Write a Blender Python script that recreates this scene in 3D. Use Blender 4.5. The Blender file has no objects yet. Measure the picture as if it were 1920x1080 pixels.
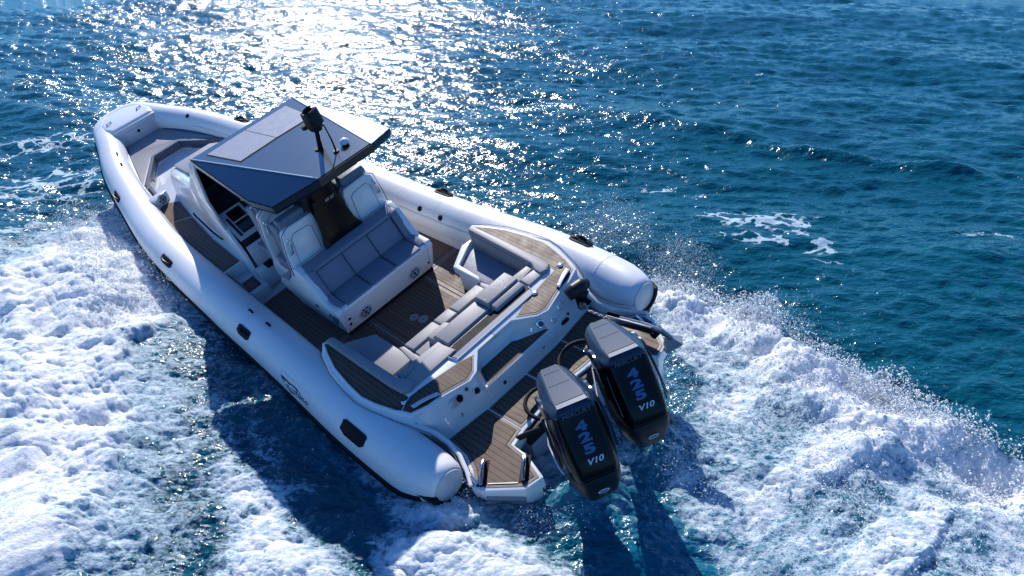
import bpy, bmesh, math, random
import numpy as np
from mathutils import Vector, Matrix
random.seed(4); rng = np.random.default_rng(11)
S = bpy.context.scene
# ------------------------------------------------------------------ camera, sky, sun
CAM_PITCH = 28.3; CAM_H = 5.62
cam = bpy.data.objects.new('camera', bpy.data.cameras.new('camera')); S.collection.objects.link(cam)
cam.location = (-0.18973, -7.48364, CAM_H)
cam.rotation_euler = (math.radians(90 - CAM_PITCH), 0, 0)
cam.data.sensor_width = 36.0; cam.data.lens = 36.0 * 1529.64 / 1920.0
cam.data.clip_end = 9000; S.camera = cam
SUN_EL = 39.0; SUN_AZ = -16.0                      # azimuth from +Y, negative = towards -X
w = bpy.data.worlds.new('World'); S.world = w; w.use_nodes = True
nt = w.node_tree; bg = nt.nodes['Background']
sky = nt.nodes.new('ShaderNodeTexSky'); sky.sky_type = 'NISHITA'; sky.sun_disc = False
sky.sun_elevation = math.radians(SUN_EL); sky.sun_rotation = math.radians(SUN_AZ)
sky.altitude = 0; sky.air_density = 1.0; sky.dust_density = 0.0; sky.ozone_density = 6.0
tint = nt.nodes.new('ShaderNodeMix'); tint.data_type = 'RGBA'; tint.blend_type = 'MULTIPLY'; tint.inputs[0].default_value = 1.0
nt.links.new(sky.outputs[0], tint.inputs[6]); tint.inputs[7].default_value = (.52, .92, 1.30, 1); nt.links.new(tint.outputs[2], bg.inputs[0]); bg.inputs[1].default_value = 0.108
sl = bpy.data.lights.new('sun', 'SUN'); sl.energy = 5.0; sl.angle = math.radians(0.5); sl.color = (1.0, 0.955, 0.89)
sun = bpy.data.objects.new('sun', sl); S.collection.objects.link(sun)
e, a = math.radians(SUN_EL), math.radians(SUN_AZ)
sdir = Vector((math.sin(a) * math.cos(e), math.cos(a) * math.cos(e), math.sin(e)))
sun.rotation_euler = sdir.to_track_quat('Z', 'Y').to_euler()
S.view_settings.view_transform = 'Standard'; S.view_settings.look = 'None'
S.view_settings.exposure = 0.32; S.view_settings.gamma = 1.0
S.cycles.max_bounces = 6; S.cycles.caustics_reflective = False; S.cycles.caustics_refractive = False
S.cycles.sample_clamp_indirect = 6.0

# ------------------------------------------------------------------ materials
def nodes(m):
    m.use_nodes = True; t = m.node_tree; return t, t.nodes['Principled BSDF']
def L(t, a, b): t.links.new(a, b)
def math_(t, op, a, b=None, c=None):
    n = t.nodes.new('ShaderNodeMath'); n.operation = op
    for i, v in enumerate((a, b, c)):
        if v is None: continue
        if isinstance(v, (int, float)): n.inputs[i].default_value = v
        else: L(t, v, n.inputs[i])
    return n.outputs[0]
def mixc(t, fac, a, b):
    n = t.nodes.new('ShaderNodeMix'); n.data_type = 'RGBA'
    for s, v in ((n.inputs[0], fac), (n.inputs[6], a), (n.inputs[7], b)):
        if isinstance(v, (int, float)): s.default_value = v
        elif isinstance(v, tuple): s.default_value = (*v, 1) if len(v) == 3 else v
        else: L(t, v, s)
    return n.outputs[2]
def noise(t, vec, scale, detail=3, rough=0.5, dist=0.0):
    n = t.nodes.new('ShaderNodeTexNoise'); n.inputs['Scale'].default_value = scale
    n.inputs['Detail'].default_value = detail; n.inputs['Roughness'].default_value = rough
    n.inputs['Distortion'].default_value = dist
    if vec is not None: L(t, vec, n.inputs['Vector'])
    return n.outputs['Fac']
def ramp(t, x, a, b):
    n = t.nodes.new('ShaderNodeMapRange'); n.interpolation_type = 'SMOOTHSTEP'
    L(t, x, n.inputs[0]); n.inputs[1].default_value = a; n.inputs[2].default_value = b
    return n.outputs[0]
def mat(name, col, rough=0.5, metal=0.0, coat=0.0, bump=None, var=0.0, spec=0.5, wet=0.0):
    m = bpy.data.materials.new(name); t, p = nodes(m)
    p.inputs['Base Color'].default_value = (*col, 1); p.inputs['Roughness'].default_value = rough
    p.inputs['Metallic'].default_value = metal; p.inputs['Coat Weight'].default_value = coat
    p.inputs['Specular IOR Level'].default_value = spec
    tc = t.nodes.new('ShaderNodeTexCoord').outputs['Object']
    if var:
        f = noise(t, tc, 3.0, 5, 0.6)
        L(t, mixc(t, f, tuple(c * (1 - var) for c in col), tuple(min(1, c * (1 + var)) for c in col)), p.inputs['Base Color'])
        g = noise(t, tc, 9.0, 4, 0.6)
        L(t, math_(t, 'MULTIPLY_ADD', g, 0.25, rough - 0.1), p.inputs['Roughness'])
    h = None
    if bump:
        b = t.nodes.new('ShaderNodeBump'); b.inputs['Strength'].default_value = bump[1]; b.inputs['Distance'].default_value = 0.01
        L(t, noise(t, tc, bump[0], 3), b.inputs['Height']); L(t, b.outputs[0], p.inputs['Normal'])
    if wet:   # beads of sea water
        v = t.nodes.new('ShaderNodeTexVoronoi'); v.inputs['Scale'].default_value = 55; L(t, tc, v.inputs['Vector'])
        patch = ramp(t, noise(t, tc, 2.2, 3), 0.42, 0.62)
        drop = ramp(t, v.outputs['Distance'], 0.34, 0.12)
        hgt = math_(t, 'MULTIPLY', drop, patch)
        b = t.nodes.new('ShaderNodeBump'); b.inputs['Strength'].default_value = wet; b.inputs['Distance'].default_value = 0.006
        L(t, hgt, b.inputs['Height']); L(t, b.outputs[0], p.inputs['Normal'])
        L(t, math_(t, 'MULTIPLY_ADD', hgt, -(rough - 0.08), rough), p.inputs['Roughness'])
    return m
M = {}
M['tube'] = mat('inflatable_tube_fabric', (.70, .71, .73), .36, var=.035, wet=.35, spec=.5)
M['gel'] = mat('white_gelcoat', (.74, .75, .77), .20, coat=.35, var=.02)
M['gelgrey'] = mat('pale_grey_gelcoat', (.50, .52, .56), .32, coat=.2, var=.03)
M['vinyl'] = mat('grey_marine_vinyl', (.27, .265, .285), .5, bump=(13, .35), var=.10, wet=.3, spec=.25)
M['vinyld'] = mat('slate_marine_vinyl', (.18, .20, .27), .5, bump=(13, .35), var=.10, spec=.3)
M['navy'] = mat('navy_piping_vinyl', (.06, .075, .12), .5)
M['black'] = mat('gloss_black', (.008, .009, .012), .12, coat=.6, spec=.5)
M['satin'] = mat('satin_black', (.010, .011, .013), .45, spec=.25)
M['rubber'] = mat('black_rubber', (.008, .008, .010), .6, var=.1, spec=.15)
M['chrome'] = mat('polished_steel', (.75, .76, .78), .12, metal=1.0)
M['steel'] = mat('galvanised_steel', (.30, .31, .33), .38, metal=.85, var=.1)
M['glass'] = mat('dark_tinted_glass', (.006, .007, .009), .06, coat=.5)
M['top'] = mat('graphite_hardtop_paint', (.095, .118, .145), .26, metal=.75)
M['side'] = mat('hardtop_glare_and_trim_silver', (.62, .64, .67), .28, metal=.35)  # starboard flank's sky glare put into the colour; also the crease trim
M['flank'] = mat('flank_sky_reflection_blue', (.026, .060, .105), .22, metal=.8)  # port flank: the graphite paint with its dark sky reflection painted in
M['pillar'] = mat('black_pillar_paint', (.003, .0035, .005), .26, spec=.2)
M['fascia'] = mat('charcoal_fascia', (.018, .022, .028), .30)
M['panel'] = mat('grey_sunroof_panel', (.27, .26, .29), .34, coat=.15, var=.04)
M['crown'] = mat('engine_crown_paint', (.016, .032, .065), .24, spec=.28)
M['enginel'] = mat('engine_body_black', (.002, .003, .005), .22, spec=.16)
M['enginem'] = mat('engine_lower_matt', (.010, .012, .016), .42, var=.1, spec=.3)
M['edge'] = mat('crown_glint_paint', (.04, .05, .07), .28, metal=.5)  # lighter metallic tone: sun glint on the crown's aft edge painted in
M['blue'] = mat('engine_badge_blue', (.02, .10, .25), .4)
M['letters'] = mat('silver_lettering', (.55, .57, .6), .3, metal=.3)
M['letterd'] = mat('dark_grey_lettering', (.07, .08, .10), .4)
M['ink'] = mat('dark_blue_ink', (.012, .015, .05), .4)
M['white'] = mat('white_fender_cloth', (.75, .75, .76), .5)
M['darkblue'] = mat('shade_band_and_fitting_blue', (.03, .07, .17), .5)  # painted shade of the bow band; also used on small fittings
def teak(name, axis='y', step=.055, off=0.0):
    m = bpy.data.materials.new(name); t, p = nodes(m); p.inputs['Specular IOR Level'].default_value = .22
    tc = t.nodes.new('ShaderNodeTexCoord').outputs['Object']
    sp = t.nodes.new('ShaderNodeSeparateXYZ'); L(t, tc, sp.inputs[0])
    c = sp.outputs[{'x': 0, 'y': 1}[axis]]
    u = math_(t, 'MULTIPLY_ADD', c, 1 / step, off + 100.0)
    fr = math_(t, 'FRACT', u); fl = math_(t, 'FLOOR', u)
    d = math_(t, 'ABSOLUTE', math_(t, 'SUBTRACT', fr, .5))
    line = ramp(t, d, .43, .455)
    wn = t.nodes.new('ShaderNodeTexWhiteNoise'); wn.noise_dimensions = '1D'; L(t, fl, wn.inputs['W'])
    mp = t.nodes.new('ShaderNodeMapping'); L(t, tc, mp.inputs[0])
    mp.inputs['Scale'].default_value = (4, 60, 60) if axis == 'y' else (60, 4, 60)
    g = noise(t, mp.outputs[0], 2.0, 5, .65)
    wear = ramp(t, noise(t, tc, 2.6, 5, .65), .3, .7)
    f = math_(t, 'ADD', math_(t, 'MULTIPLY', g, .55), math_(t, 'ADD', math_(t, 'MULTIPLY', wn.outputs[0], .2), math_(t, 'MULTIPLY', wear, .30)))
    col = mixc(t, f, (.062, .037, .027), (.165, .104, .076))
    col = mixc(t, line, col, (.010, .009, .010))
    L(t, col, p.inputs['Base Color']); L(t, math_(t, 'MULTIPLY_ADD', wear, .2, .45), p.inputs['Roughness'])
    b = t.nodes.new('ShaderNodeBump'); b.inputs['Strength'].default_value = .35; b.inputs['Distance'].default_value = .004
    L(t, math_(t, 'SUBTRACT', math_(t, 'MULTIPLY', g, .5), line), b.inputs['Height']); L(t, b.outputs[0], p.inputs['Normal'])
    return m
M['teak'] = teak('synthetic_teak'); M['teakb'] = mat('synthetic_teak_border', (.110, .073, .056), .5, var=.12, bump=(200, .2))
M['teakp'] = teak('platform_teak', 'y', .062, .3)

# ------------------------------------------------------------------ boat frame
Rwb = Matrix(((-0.69980975, -0.68333338, -0.20813893), (0.71388155, -0.65870952, -0.23764449), (0.02528731, -0.31489247, 0.94879043)))
MB = Rwb.to_4x4(); MB.translation = Vector((0, 0, .38))
COL = S.collection
def tag(o, label=None, cat=None, group=None, kind=None):
    if label: o['label'] = label
    if cat: o['category'] = cat
    if group: o['group'] = group
    if kind: o['kind'] = kind
    return o
boat = bpy.data.objects.new('inflatable_speedboat', None); COL.objects.link(boat); boat.matrix_world = MB
tag(boat, 'white rigid inflatable speedboat with dark angular hardtop heeling through a foaming turn', 'speedboat')
def finish(name, me, m, parent, smooth=35):
    if m: me.materials.append(m)
    if smooth:
        for pl in me.polygons: pl.use_smooth = True
        me.set_sharp_from_angle(angle=math.radians(smooth))
    o = bpy.data.objects.new(name, me); COL.objects.link(o)
    if parent: o.parent = parent
    return o
def raw(name, V, F, m, parent=boat, smooth=35, bevel=0.0, seg=2, merge=0.0005):
    bm = bmesh.new(); vs = [bm.verts.new(v) for v in V]
    for f in F:
        try: bm.faces.new([vs[i] for i in f])
        except ValueError: pass
    if merge: bmesh.ops.remove_doubles(bm, verts=bm.verts, dist=merge)
    bmesh.ops.recalc_face_normals(bm, faces=bm.faces)
    if bevel:
        ed = [e_ for e_ in bm.edges if len(e_.link_faces) == 2 and e_.calc_face_angle(0) > .35]
        bmesh.ops.bevel(bm, geom=ed, offset=bevel, segments=seg, affect='EDGES', profile=.5, clamp_overlap=True)
    me = bpy.data.meshes.new(name); bm.to_mesh(me); bm.free()
    return finish(name, me, m, parent, smooth)
class B:
    """collects several closed shapes of ONE part into one mesh"""
    def __init__(s): s.V = []; s.F = []
    def add(s, V, F):
        n = len(s.V); s.V += [tuple(v) for v in V]; s.F += [[i + n for i in f] for f in F]; return s
    def prism(s, poly, z0, z1):
        n = len(poly)
        f0 = z0 if callable(z0) else (lambda x, y: z0); f1 = z1 if callable(z1) else (lambda x, y: z1)
        V = [(x, y, f0(x, y)) for x, y in poly] + [(x, y, f1(x, y)) for x, y in poly]
        F = [list(range(n))[::-1], list(range(n, 2 * n))] + [[i, (i + 1) % n, n + (i + 1) % n, n + i] for i in range(n)]
        return s.add(V, F)
    def side(s, poly, y0, y1):           # profile in x,z swept along y
        n = len(poly); V = [(x, y0, z) for x, z in poly] + [(x, y1, z) for x, z in poly]
        F = [list(range(n)), list(range(n, 2 * n))[::-1]] + [[i, (i + 1) % n, n + (i + 1) % n, n + i] for i in range(n)]
        return s.add(V, F)
    def box(s, x0, x1, y0, y1, z0, z1): return s.prism([(x0, y0), (x1, y0), (x1, y1), (x0, y1)], z0, z1)
    def loft(s, rings, cap=True):
        n = len(rings[0]); V = [p for r in rings for p in r]; F = []
        for k in range(len(rings) - 1):
            for i in range(n): F.append([k * n + i, k * n + (i + 1) % n, (k + 1) * n + (i + 1) % n, (k + 1) * n + i])
        if cap: F += [list(range(n))[::-1], [(len(rings) - 1) * n + i for i in range(n)]]
        return s.add(V, F)
    def tube(s, pts, r, n=10, up=Vector((0, 0, 1)), flat=1.0):
        pts = [Vector(p) for p in pts]; rings = []
        for i, p in enumerate(pts):
            d = (pts[min(i + 1, len(pts) - 1)] - pts[max(i - 1, 0)]).normalized()
            u = up if abs(d.dot(up)) < .95 else Vector((1, 0, 0))
            a_ = d.cross(u).normalized(); b_ = a_.cross(d)
            rr = r[i] if isinstance(r, (list, tuple)) else r
            rings.append([p + a_ * rr * math.cos(2 * math.pi * k / n) + b_ * rr * flat * math.sin(2 * math.pi * k / n) for k in range(n)])
        return s.loft(rings)
    def cyl(s, c, ax, r, h, n=20, r2=None):
        c = Vector(c); ax = Vector(ax).normalized()
        return s.tube([c, c + ax * h], [r, r if r2 is None else r2], n, up=Vector((0, 1, 0)) if abs(ax.y) < .9 else Vector((1, 0, 0)))
    def build(s, name, m, parent=boat, bevel=0.0, seg=2, smooth=35, merge=0): return raw(name, s.V, s.F, m, parent, smooth, bevel, seg, merge)
def sheet(name, poly, z, m, parent, th=.003):
    f = z if callable(z) else (lambda x, y: z)
    return B().prism(poly, lambda x, y: f(x, y), lambda x, y: f(x, y) + th).build(name, m, parent, smooth=0)
def inset(poly, d):
    n = len(poly); A = sum(poly[i][0] * poly[(i + 1) % n][1] - poly[(i + 1) % n][0] * poly[i][1] for i in range(n))
    s_ = 1 if A > 0 else -1; out = []
    for i in range(n):
        p0, p1, p2 = Vector(poly[i - 1]), Vector(poly[i]), Vector(poly[(i + 1) % n])
        a_ = (p1 - p0).normalized(); b_ = (p2 - p1).normalized()
        n1 = Vector((-a_.y, a_.x)) * s_; n2 = Vector((-b_.y, b_.x)) * s_
        k = n1 + n2; k = k / max(.35, k.dot(n1)) if k.length > 1e-6 else n1
        out.append(tuple(p1 + k * d))
    return out
def teakpad(name, poly, z, parent, m=None, border=.035, th=.004):
    """teak pad: plain border band, thin black joint, planked field"""
    f = z if callable(z) else (lambda x, y: z)
    o = sheet(name, poly, f, M['teakb'], parent, th)
    p1 = inset(poly, border); n = len(poly)
    g = lambda x, y: f(x, y) + th
    sheet('caulking', p1, g, M['rubber'], o, .0015)
    sheet('planks', inset(poly, border + .007), lambda x, y: f(x, y) + th + .0015, m or M['teak'], o, .0015)
    return o
def mir(p): return [(x, -y) for x, y in p]
def textmesh(body, size, ext=.0, shear=0.0, bold=0.0, space=1.0):
    c = bpy.data.curves.new('t', 'FONT'); c.body = body; c.size = size; c.extrude = ext; c.shear = shear
    c.offset = bold; c.align_x = 'CENTER'; c.align_y = 'CENTER'; c.space_character = space; c.resolution_u = 4
    o = bpy.data.objects.new('t', c); COL.objects.link(o); dg = bpy.context.evaluated_depsgraph_get(); dg.update()
    me = bpy.data.meshes.new_from_object(o.evaluated_get(dg)); bpy.data.objects.remove(o); return me
def place_text(name, body, size, origin, right, up, m, parent, shear=0, bold=0, lift=.003, sx=1.0, sy=1.0):
    me = textmesh(body, size, .0015, shear, bold); R_ = Vector(right).normalized(); U = Vector(up).normalized(); N = R_.cross(U).normalized()
    U = N.cross(R_)
    for v in me.vertices:
        x, y, z = v.co; v.co = Vector(origin) + R_ * x * sx + U * y * sy + N * (z + lift)
    return finish(name, me, m, parent, 0)

# ------------------------------------------------------------------ tubes
KN = [(-.16, 1.589, .235), (.979, 1.586, .25), (2.519, 1.492, .194), (4.28, 1.422, .167), (6.154, 1.347, .28), (7.706, 1.099, .332), (8.854, .858, .419), (9.731, .57, .485), (10.30, .41, .493)]
def cr(K, n=10):
    K = [np.array(k, float) for k in K]; P = [2 * K[0] - K[1]] + K + [2 * K[-1] - K[-2]]; o = []
    for i in range(1, len(P) - 2):
        for t in np.linspace(0, 1, n, endpoint=False):
            a_, b_, c_, d_ = P[i - 1:i + 3]; o.append(.5 * ((2 * b_) + (c_ - a_) * t + (2 * a_ - 5 * b_ + 4 * c_ - d_) * t * t + (-a_ + 3 * b_ - 3 * c_ + d_) * t ** 3))
    o.append(P[-2]); return np.array(o)
CV = cr(KN, 12)
def rad(x): return .3062 - .0131 * min(max(x - 4, 0), 9)
def tframe(x, s=1):
    i = int(np.clip(np.searchsorted(CV[:, 0], x), 1, len(CV) - 1)); a_, b_ = CV[i - 1], CV[i]
    t = (x - a_[0]) / (b_[0] - a_[0]); c = Vector(a_ + (b_ - a_) * t); d = Vector(b_ - a_).normalized()
    out = Vector((0, 0, 1)).cross(d) * 1.0; out = (Vector((0, 1, 0)) - d * d.y).normalized(); up = (d.cross(out)).normalized()
    if up.z < 0: up = -up
    for v in (c, d, out, up): v.y *= s
    return c, d, out, up
def tpt(x, th, s=1, off=0.0, rr=None):
    c, d, o, u = tframe(x, s); r = (rr if rr else rad(x)) + off
    return c + (o * math.cos(math.radians(th)) + u * math.sin(math.radians(th))) * r
def make_tube(s):
    N = 40; rings = []
    # aft cone and cap
    for (x, r, dy, dz) in ((-.46, .0, -.05, .07), (-.458, .10, -.05, .07), (-.45, .165, -.05, .068), (-.43, .195, -.048, .064), (-.36, .232, -.04, .05), (-.24, .272, -.022, .026), (-.10, .297, -.006, .008), (.05, .304, 0, 0)):
        c, d, o, u = tframe(max(x, -.1), s); c = Vector((x, (1.589 + dy) * s, .235 + dz)) if x < 0 else c
        rings.append([c + (o * math.cos(2 * math.pi * k / N) + u * math.sin(2 * math.pi * k / N)) * max(r, .001) for k in range(N)])
    for x in np.linspace(.2, 10.28, 90):
        rings.append([tpt(x, 360 * k / N, s) for k in range(N)])
    o = B().loft(rings).build('inflatable_tube', M['tube'], smooth=50)
    # strake: rubber band round the outside of the tube and the tail
    st = []
    for x in [-.30, -.24, -.17, -.10] + list(np.linspace(0, 10.25, 60)):
        k = max(0, min(1, (x + .46) / .5)) if x < .05 else 1
        if x < .05:
            r0 = np.interp(x, [-.43, -.36, -.24, -.10, .05], [.195, .232, .272, .297, .304]); c = Vector((x, (1.589 - .05 * (1 - k)) * s, .235 + .07 * (1 - k)))
            _, d, oo, u = tframe(.0, s)
        else: c, d, oo, u = tframe(x, s); r0 = rad(x)
        up_th = 8 if x > -.05 else 8 - (-.05 - x) * 10
        lo_th = -30 if x > .1 else -30 - (.1 - x) * 90
        ring = []
        for th, off in ((up_th, -.01), (up_th - 3, .022), (up_th - 10, .032), (lo_th + 10, .032), (lo_th + 3, .022), (lo_th, -.01)):
            ring.append(c + (oo * math.cos(math.radians(th)) + u * math.sin(math.radians(th))) * (r0 + off))
        st.append(ring)
    bb = B().loft(st)
    # tail wrap
    wr = []
    for th in range(-152, 5, 6):
        c = Vector((-.44, 1.54 * s, .302)); _, d, oo, u = tframe(0, s)
        dv = oo * math.cos(math.radians(th)) + u * math.sin(math.radians(th)); k = max(.05, min(1, (th + 156) / 60)) ** .7
        wr.append([c + dv * .165 + d * .0, c + dv * .172 - d * .045 * k, c + dv * (.190 + .02 * k) - d * .050 * k, c + dv * (.20 + .035 * k) + d * .02, c + dv * (.225 + .025 * k) + d * .09, c + dv * (.255 + .022 * k) + d * .17, c + dv * .24 + d * .18])
    bb.loft(wr); bb.build('rubbing_strake', M['rubber'], o, smooth=40)
    # welded seams
    for x in ([.15, 2.9, 5.2] if s < 0 else [.15, 4.6]):
        B().loft([[tpt(x + dx, 20 + 120 * k / 24, s, .0012) for k in range(25)] for dx in (0, .035)], cap=False).build('seam_tape', M['gelgrey'] if 0 else M['tube'], o)
    return o
tubeP = make_tube(1); tubeS = make_tube(-1)
# end cap discs
for s, tb in ((1, tubeP), (-1, tubeS)):
    r_ = [Vector((-.462, (1.539 + .0) * s, .305)) + Vector((0, s * math.cos(k * math.pi / 16), math.sin(k * math.pi / 16))) * .172 for k in range(32)]
    r2 = [p + Vector((.03, 0, 0)) for p in r_]
    B().loft([r2, r_]).build('end_cap', M['gelgrey'], tb, bevel=.004)
# handles and valves on the tubes
def patch(x, th, s, lx, lt, name, m, off=.004, thick=.012, par=None, chamfer=True):
    rings = []
    pts = [(-1, -.55), (-.75, -1), (.55, -1), (1, -.55), (1, .8), (.8, 1), (-.8, 1), (-1, .8)]
    def P(u_, v_, o_): return tpt(x + u_ * lx, th + v_ * lt, s, o_)
    b_ = B(); n = 8
    lo = [P(u_, v_, -.004) for u_, v_ in pts]; hi = [P(u_ , v_, thick) for u_, v_ in pts]; hi2 = [P(u_ * .9, v_ * .9, thick + .004) for u_, v_ in pts]
    b_.loft([lo, hi, hi2]); return b_.build(name, m, par, smooth=40)
for s, tb, xs in ((1, tubeP, ((7.97, 43), (5.61, 53), (3.29, 52), (.73, 50))), (-1, tubeS, ((7.9, 66), (3.05, 62), (.62, 62)))):
    for i, (x, th) in enumerate(xs):
        h = patch(x, th, s, .155 if not (s > 0 and x < 1) else .20, 11 if not (s > 0 and x < 1) else 14, 'tube_handle', M['rubber'], par=tb)
        if s > 0 and x < 1: continue
        hb = .045 if s > 0 else .06
        B().tube([tpt(x + t * .10, th, s, .01 + hb * math.sin(math.pi * (t + 1) / 2) ** .6 if abs(t) < 1 else .008) for t in np.linspace(-1, 1, 9)], .013, 8).build('grip', M['satin'], h)
        if s < 0: B().tube([tpt(x + t * .16, th, s, .012 + .035 * max(0, 1 - t * t)) for t in np.linspace(-1, 1, 9)], .028, 8, flat=.5).build('grip_base', M['rubber'], h)
for s, tb, xs in ((1, tubeP, ((9.14, 118), (8.75, 118), (3.47, 100), (3.03, 102))), (-1, tubeS, ((3.2, 136), (2.77, 139), (9.05, 117)))):
    for x, th in xs:
        c = tpt(x, th, s, -.01); n_ = (tpt(x, th, s, .1) - c).normalized()
        if s < 0: B().cyl(c, n_, .042, .022, 24, .036).build('inflation_valve', M['rubber'], tb)
        else:
            c2, d, _, _ = tframe(x, s); B().tube([tpt(x - .05, th, s, .0), tpt(x - .03, th, s, .018), tpt(x + .03, th, s, .02), tpt(x + .05, th, s, 0)], .014, 8).build('lifting_loop', M['rubber'], tb)
# boat name on the port tube: silver-outlined panel line and script letters
def tubetext(body, size, x, th, s, m, name, shear=.35, bold=0.0, sx=1.0):
    me = textmesh(body, size, .0008, shear, bold); r = rad(x)
    for v in me.vertices:
        px_, py_, pz_ = v.co; v.co = tpt(x - px_ * sx * s, th + math.degrees(py_ / r), s, .003 + pz_)
    return finish(name, me, m, tubeP if s > 0 else tubeS, 0)
LG = {'fin': [(2.266, 35.9), (2.239, 32.9), (2.212, 29.7), (2.185, 29.4), (2.141, 34.6), (2.185, 35.7)],
 'a': [(2.223, 36.3), (2.136, 35.7), (2.049, 34.8), (1.964, 36.5), (1.889, 36.9), (1.841, 35.1), (1.846, 31.4), (1.878, 29.0), (1.937, 27.4), (1.99, 28.1)],
 'b': [(2.185, 25.8), (2.141, 31.8), (2.098, 34.1), (2.055, 32.9), (2.028, 32.4)], 'c': [(2.125, 24.4), (2.087, 25.5), (2.049, 26.4)], 'd': [(2.06, 28.1), (2.071, 23.8), (2.093, 18.6)],
 'e': [(2.049, 25.0), (2.022, 20.4), (1.964, 19.5), (1.894, 22.8), (1.836, 26.1)], 'f': [(1.846, 30.5), (1.840, 26.0)], 'g': [(1.788, 36.1), (1.799, 29.8), (1.815, 24.1), (1.788, 23.8), (1.752, 24.8), (1.736, 28.8), (1.762, 29.8), (1.788, 27.1)],
 'h': [(1.678, 30.1), (1.708, 30.1), (1.730, 27.2), (1.705, 24.4), (1.672, 24.8)], 'i': [(1.655, 26.8), (1.637, 24.6), (1.600, 24.9), (1.588, 27.9), (1.610, 30.0), (1.645, 29.4), (1.655, 26.8)]}
b_ = B()
b_.loft([[tpt(x_, t_, 1, o_) for x_, t_ in LG['fin']] for o_ in (.002, .004)])
for k_, p_ in LG.items():
    if k_ != 'fin':
        q_ = [tuple(v_[:2]) for v_ in cr([(x_, t_, 0) for x_, t_ in p_], 5)]
        b_.tube([tpt(x_, t_, 1, .002) for x_, t_ in q_], [.0045 + .004 * math.sin(math.pi * i_ / (len(q_) - 1)) for i_ in range(len(q_))] if k_ in 'ae' else .0055, 5)
b_.build('name_lettering', M['ink'], tubeP)
B().tube([tpt(x_, t_, 1, .001) for x_, t_ in ((2.277, 45.5), (2.055, 47.1), (1.82, 47.5), (1.632, 49.6), (1.571, 48.9), (1.55, 44.6), (1.54, 34.3), (1.545, 24.3), (1.555, 16))], .0022, 5).build('panel_line', M['gelgrey'], tubeP)

# ------------------------------------------------------------------ hull
def lerp(a_, b_, t): return a_ + (b_ - a_) * t
rings = []
for x, hw, ztop, zch, kz in ((-.12, 1.30, -.08, -.38, -.62), (1.5, 1.34, -.08, -.36, -.66), (4, 1.22, -.08, -.32, -.66), (6.2, 1.12, .10, -.22, -.60), (7.8, .86, .16, -.08, -.45), (9.0, .58, .26, .06, -.2), (9.8, .32, .34, .16, .05), (10.35, .10, .38, .28, .22)):
    rings.append([(x, hw, ztop), (x, hw * .96, lerp(ztop, zch, .6)), (x, hw * .86, zch), (x, hw * .45, lerp(zch, kz, .55)), (x, 0, kz), (x, -hw * .45, lerp(zch, kz, .55)), (x, -hw * .86, zch), (x, -hw * .96, lerp(ztop, zch, .6)), (x, -hw, ztop)])
hull = B().loft(rings).build('hull', M['gel'], smooth=30)
# cockpit sole
solep = [(.95, 1.27), (2.4, 1.30), (4.10, 1.24), (4.10, -1.24), (2.4, -1.30), (.95, -1.27)]
sole = B().prism([(.6, 1.3), (2.4, 1.33), (4.2, 1.26), (4.2, -1.26), (2.4, -1.33), (.6, -1.3)], -.06, -.006).build('cockpit_floor', M['gelgrey'])
for nm, pl in (('deck_panel', [(1.0, .42), (2.50, .42), (2.50, 1.25), (1.0, 1.25)]), ('deck_panel', [(1.0, -.545), (2.50, -.545), (2.50, .405), (1.0, .405)]), ('deck_panel', [(1.0, -1.25), (2.50, -1.25), (2.50, -.56), (1.0, -.56)]), ('deck_panel', [(2.515, .2), (4.08, .2), (4.08, 1.22), (2.515, 1.26)]), ('deck_panel', [(2.515, -1.26), (4.08, -1.22), (4.08, -.2), (2.515, -.2)])):
    teakpad(nm, pl, 0.0, sole, border=.05)
# metal table sockets (two overlapping round plates)
for c, r_ in (((1.985, .045), .062), ((1.855, .0), .068)):
    B().cyl((c[0], c[1], .006), (0, 0, 1), r_, .004 + (.002 if r_ > .065 else 0), 28).build('table_socket', M['steel'], sole)
    B().cyl((c[0], c[1], .010), (0, 0, 1), .008, .004, 10).build('socket_pin', M['rubber'], sole)
# raised side decks with teak, both sides of the console
sd = [(4.42, 1.22), (4.42, .84), (4.95, .86), (6.0, .78), (7.17, .60), (7.55, .80), (7.2, .98), (6.7, 1.06), (5.5, 1.14)]
for s in (1, -1):
    P_ = sd if s > 0 else mir(sd)
    d_ = B().prism([(4.72, 1.30 * s), (4.72, .80 * s), (6.0, .70 * s), (7.3, .45 * s), (7.9, .45 * s), (7.9, .95 * s), (6.2, 1.22 * s)], -.05, .335).build('side_deck', M['gelgrey'])
    def q(pl): return pl if s > 0 else mir(pl)
    teakpad('deck_panel', q([(4.75, 1.16), (4.75, .87), (5.6, .83), (6.48, .72), (6.72, 1.06), (5.6, 1.15)]), .336, d_, border=.03)
    teakpad('deck_panel', q([(6.50, .715), (7.12, .62), (7.36, .84), (7.2, .96), (6.74, 1.055)]), .336, d_, border=.03)
    B().prism(q([(4.16, 1.25), (4.16, .84), (4.72, .82), (4.72, 1.25)]), -.01, .17).build('step', M['gelgrey'], d_, bevel=.015)
    teakpad('step_pad', q([(4.24, 1.18), (4.24, .90), (4.52, .88), (4.52, 1.17)]), .171, d_, border=.02)
# inner liner along the tubes
for s in (1, -1):
    V = []; F = []
    for x in np.linspace(1.9, 8.9, 30):
        c, d, o, u = tframe(x, s); a0 = tpt(x, 150, s, .01); a1 = tpt(x, 195, s, .012); a2 = Vector((x, a1.y, -.03 if x < 4.2 else (.30 if x < 7.5 else .25)))
        V += [a0, a1, a2]
    for i in range(29):
        F += [[3 * i, 3 * i + 1, 3 * i + 4, 3 * i + 3], [3 * i + 1, 3 * i + 2, 3 * i + 5, 3 * i + 4]]
    raw('inner_liner', V, F, M['gel'], boat)

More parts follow.
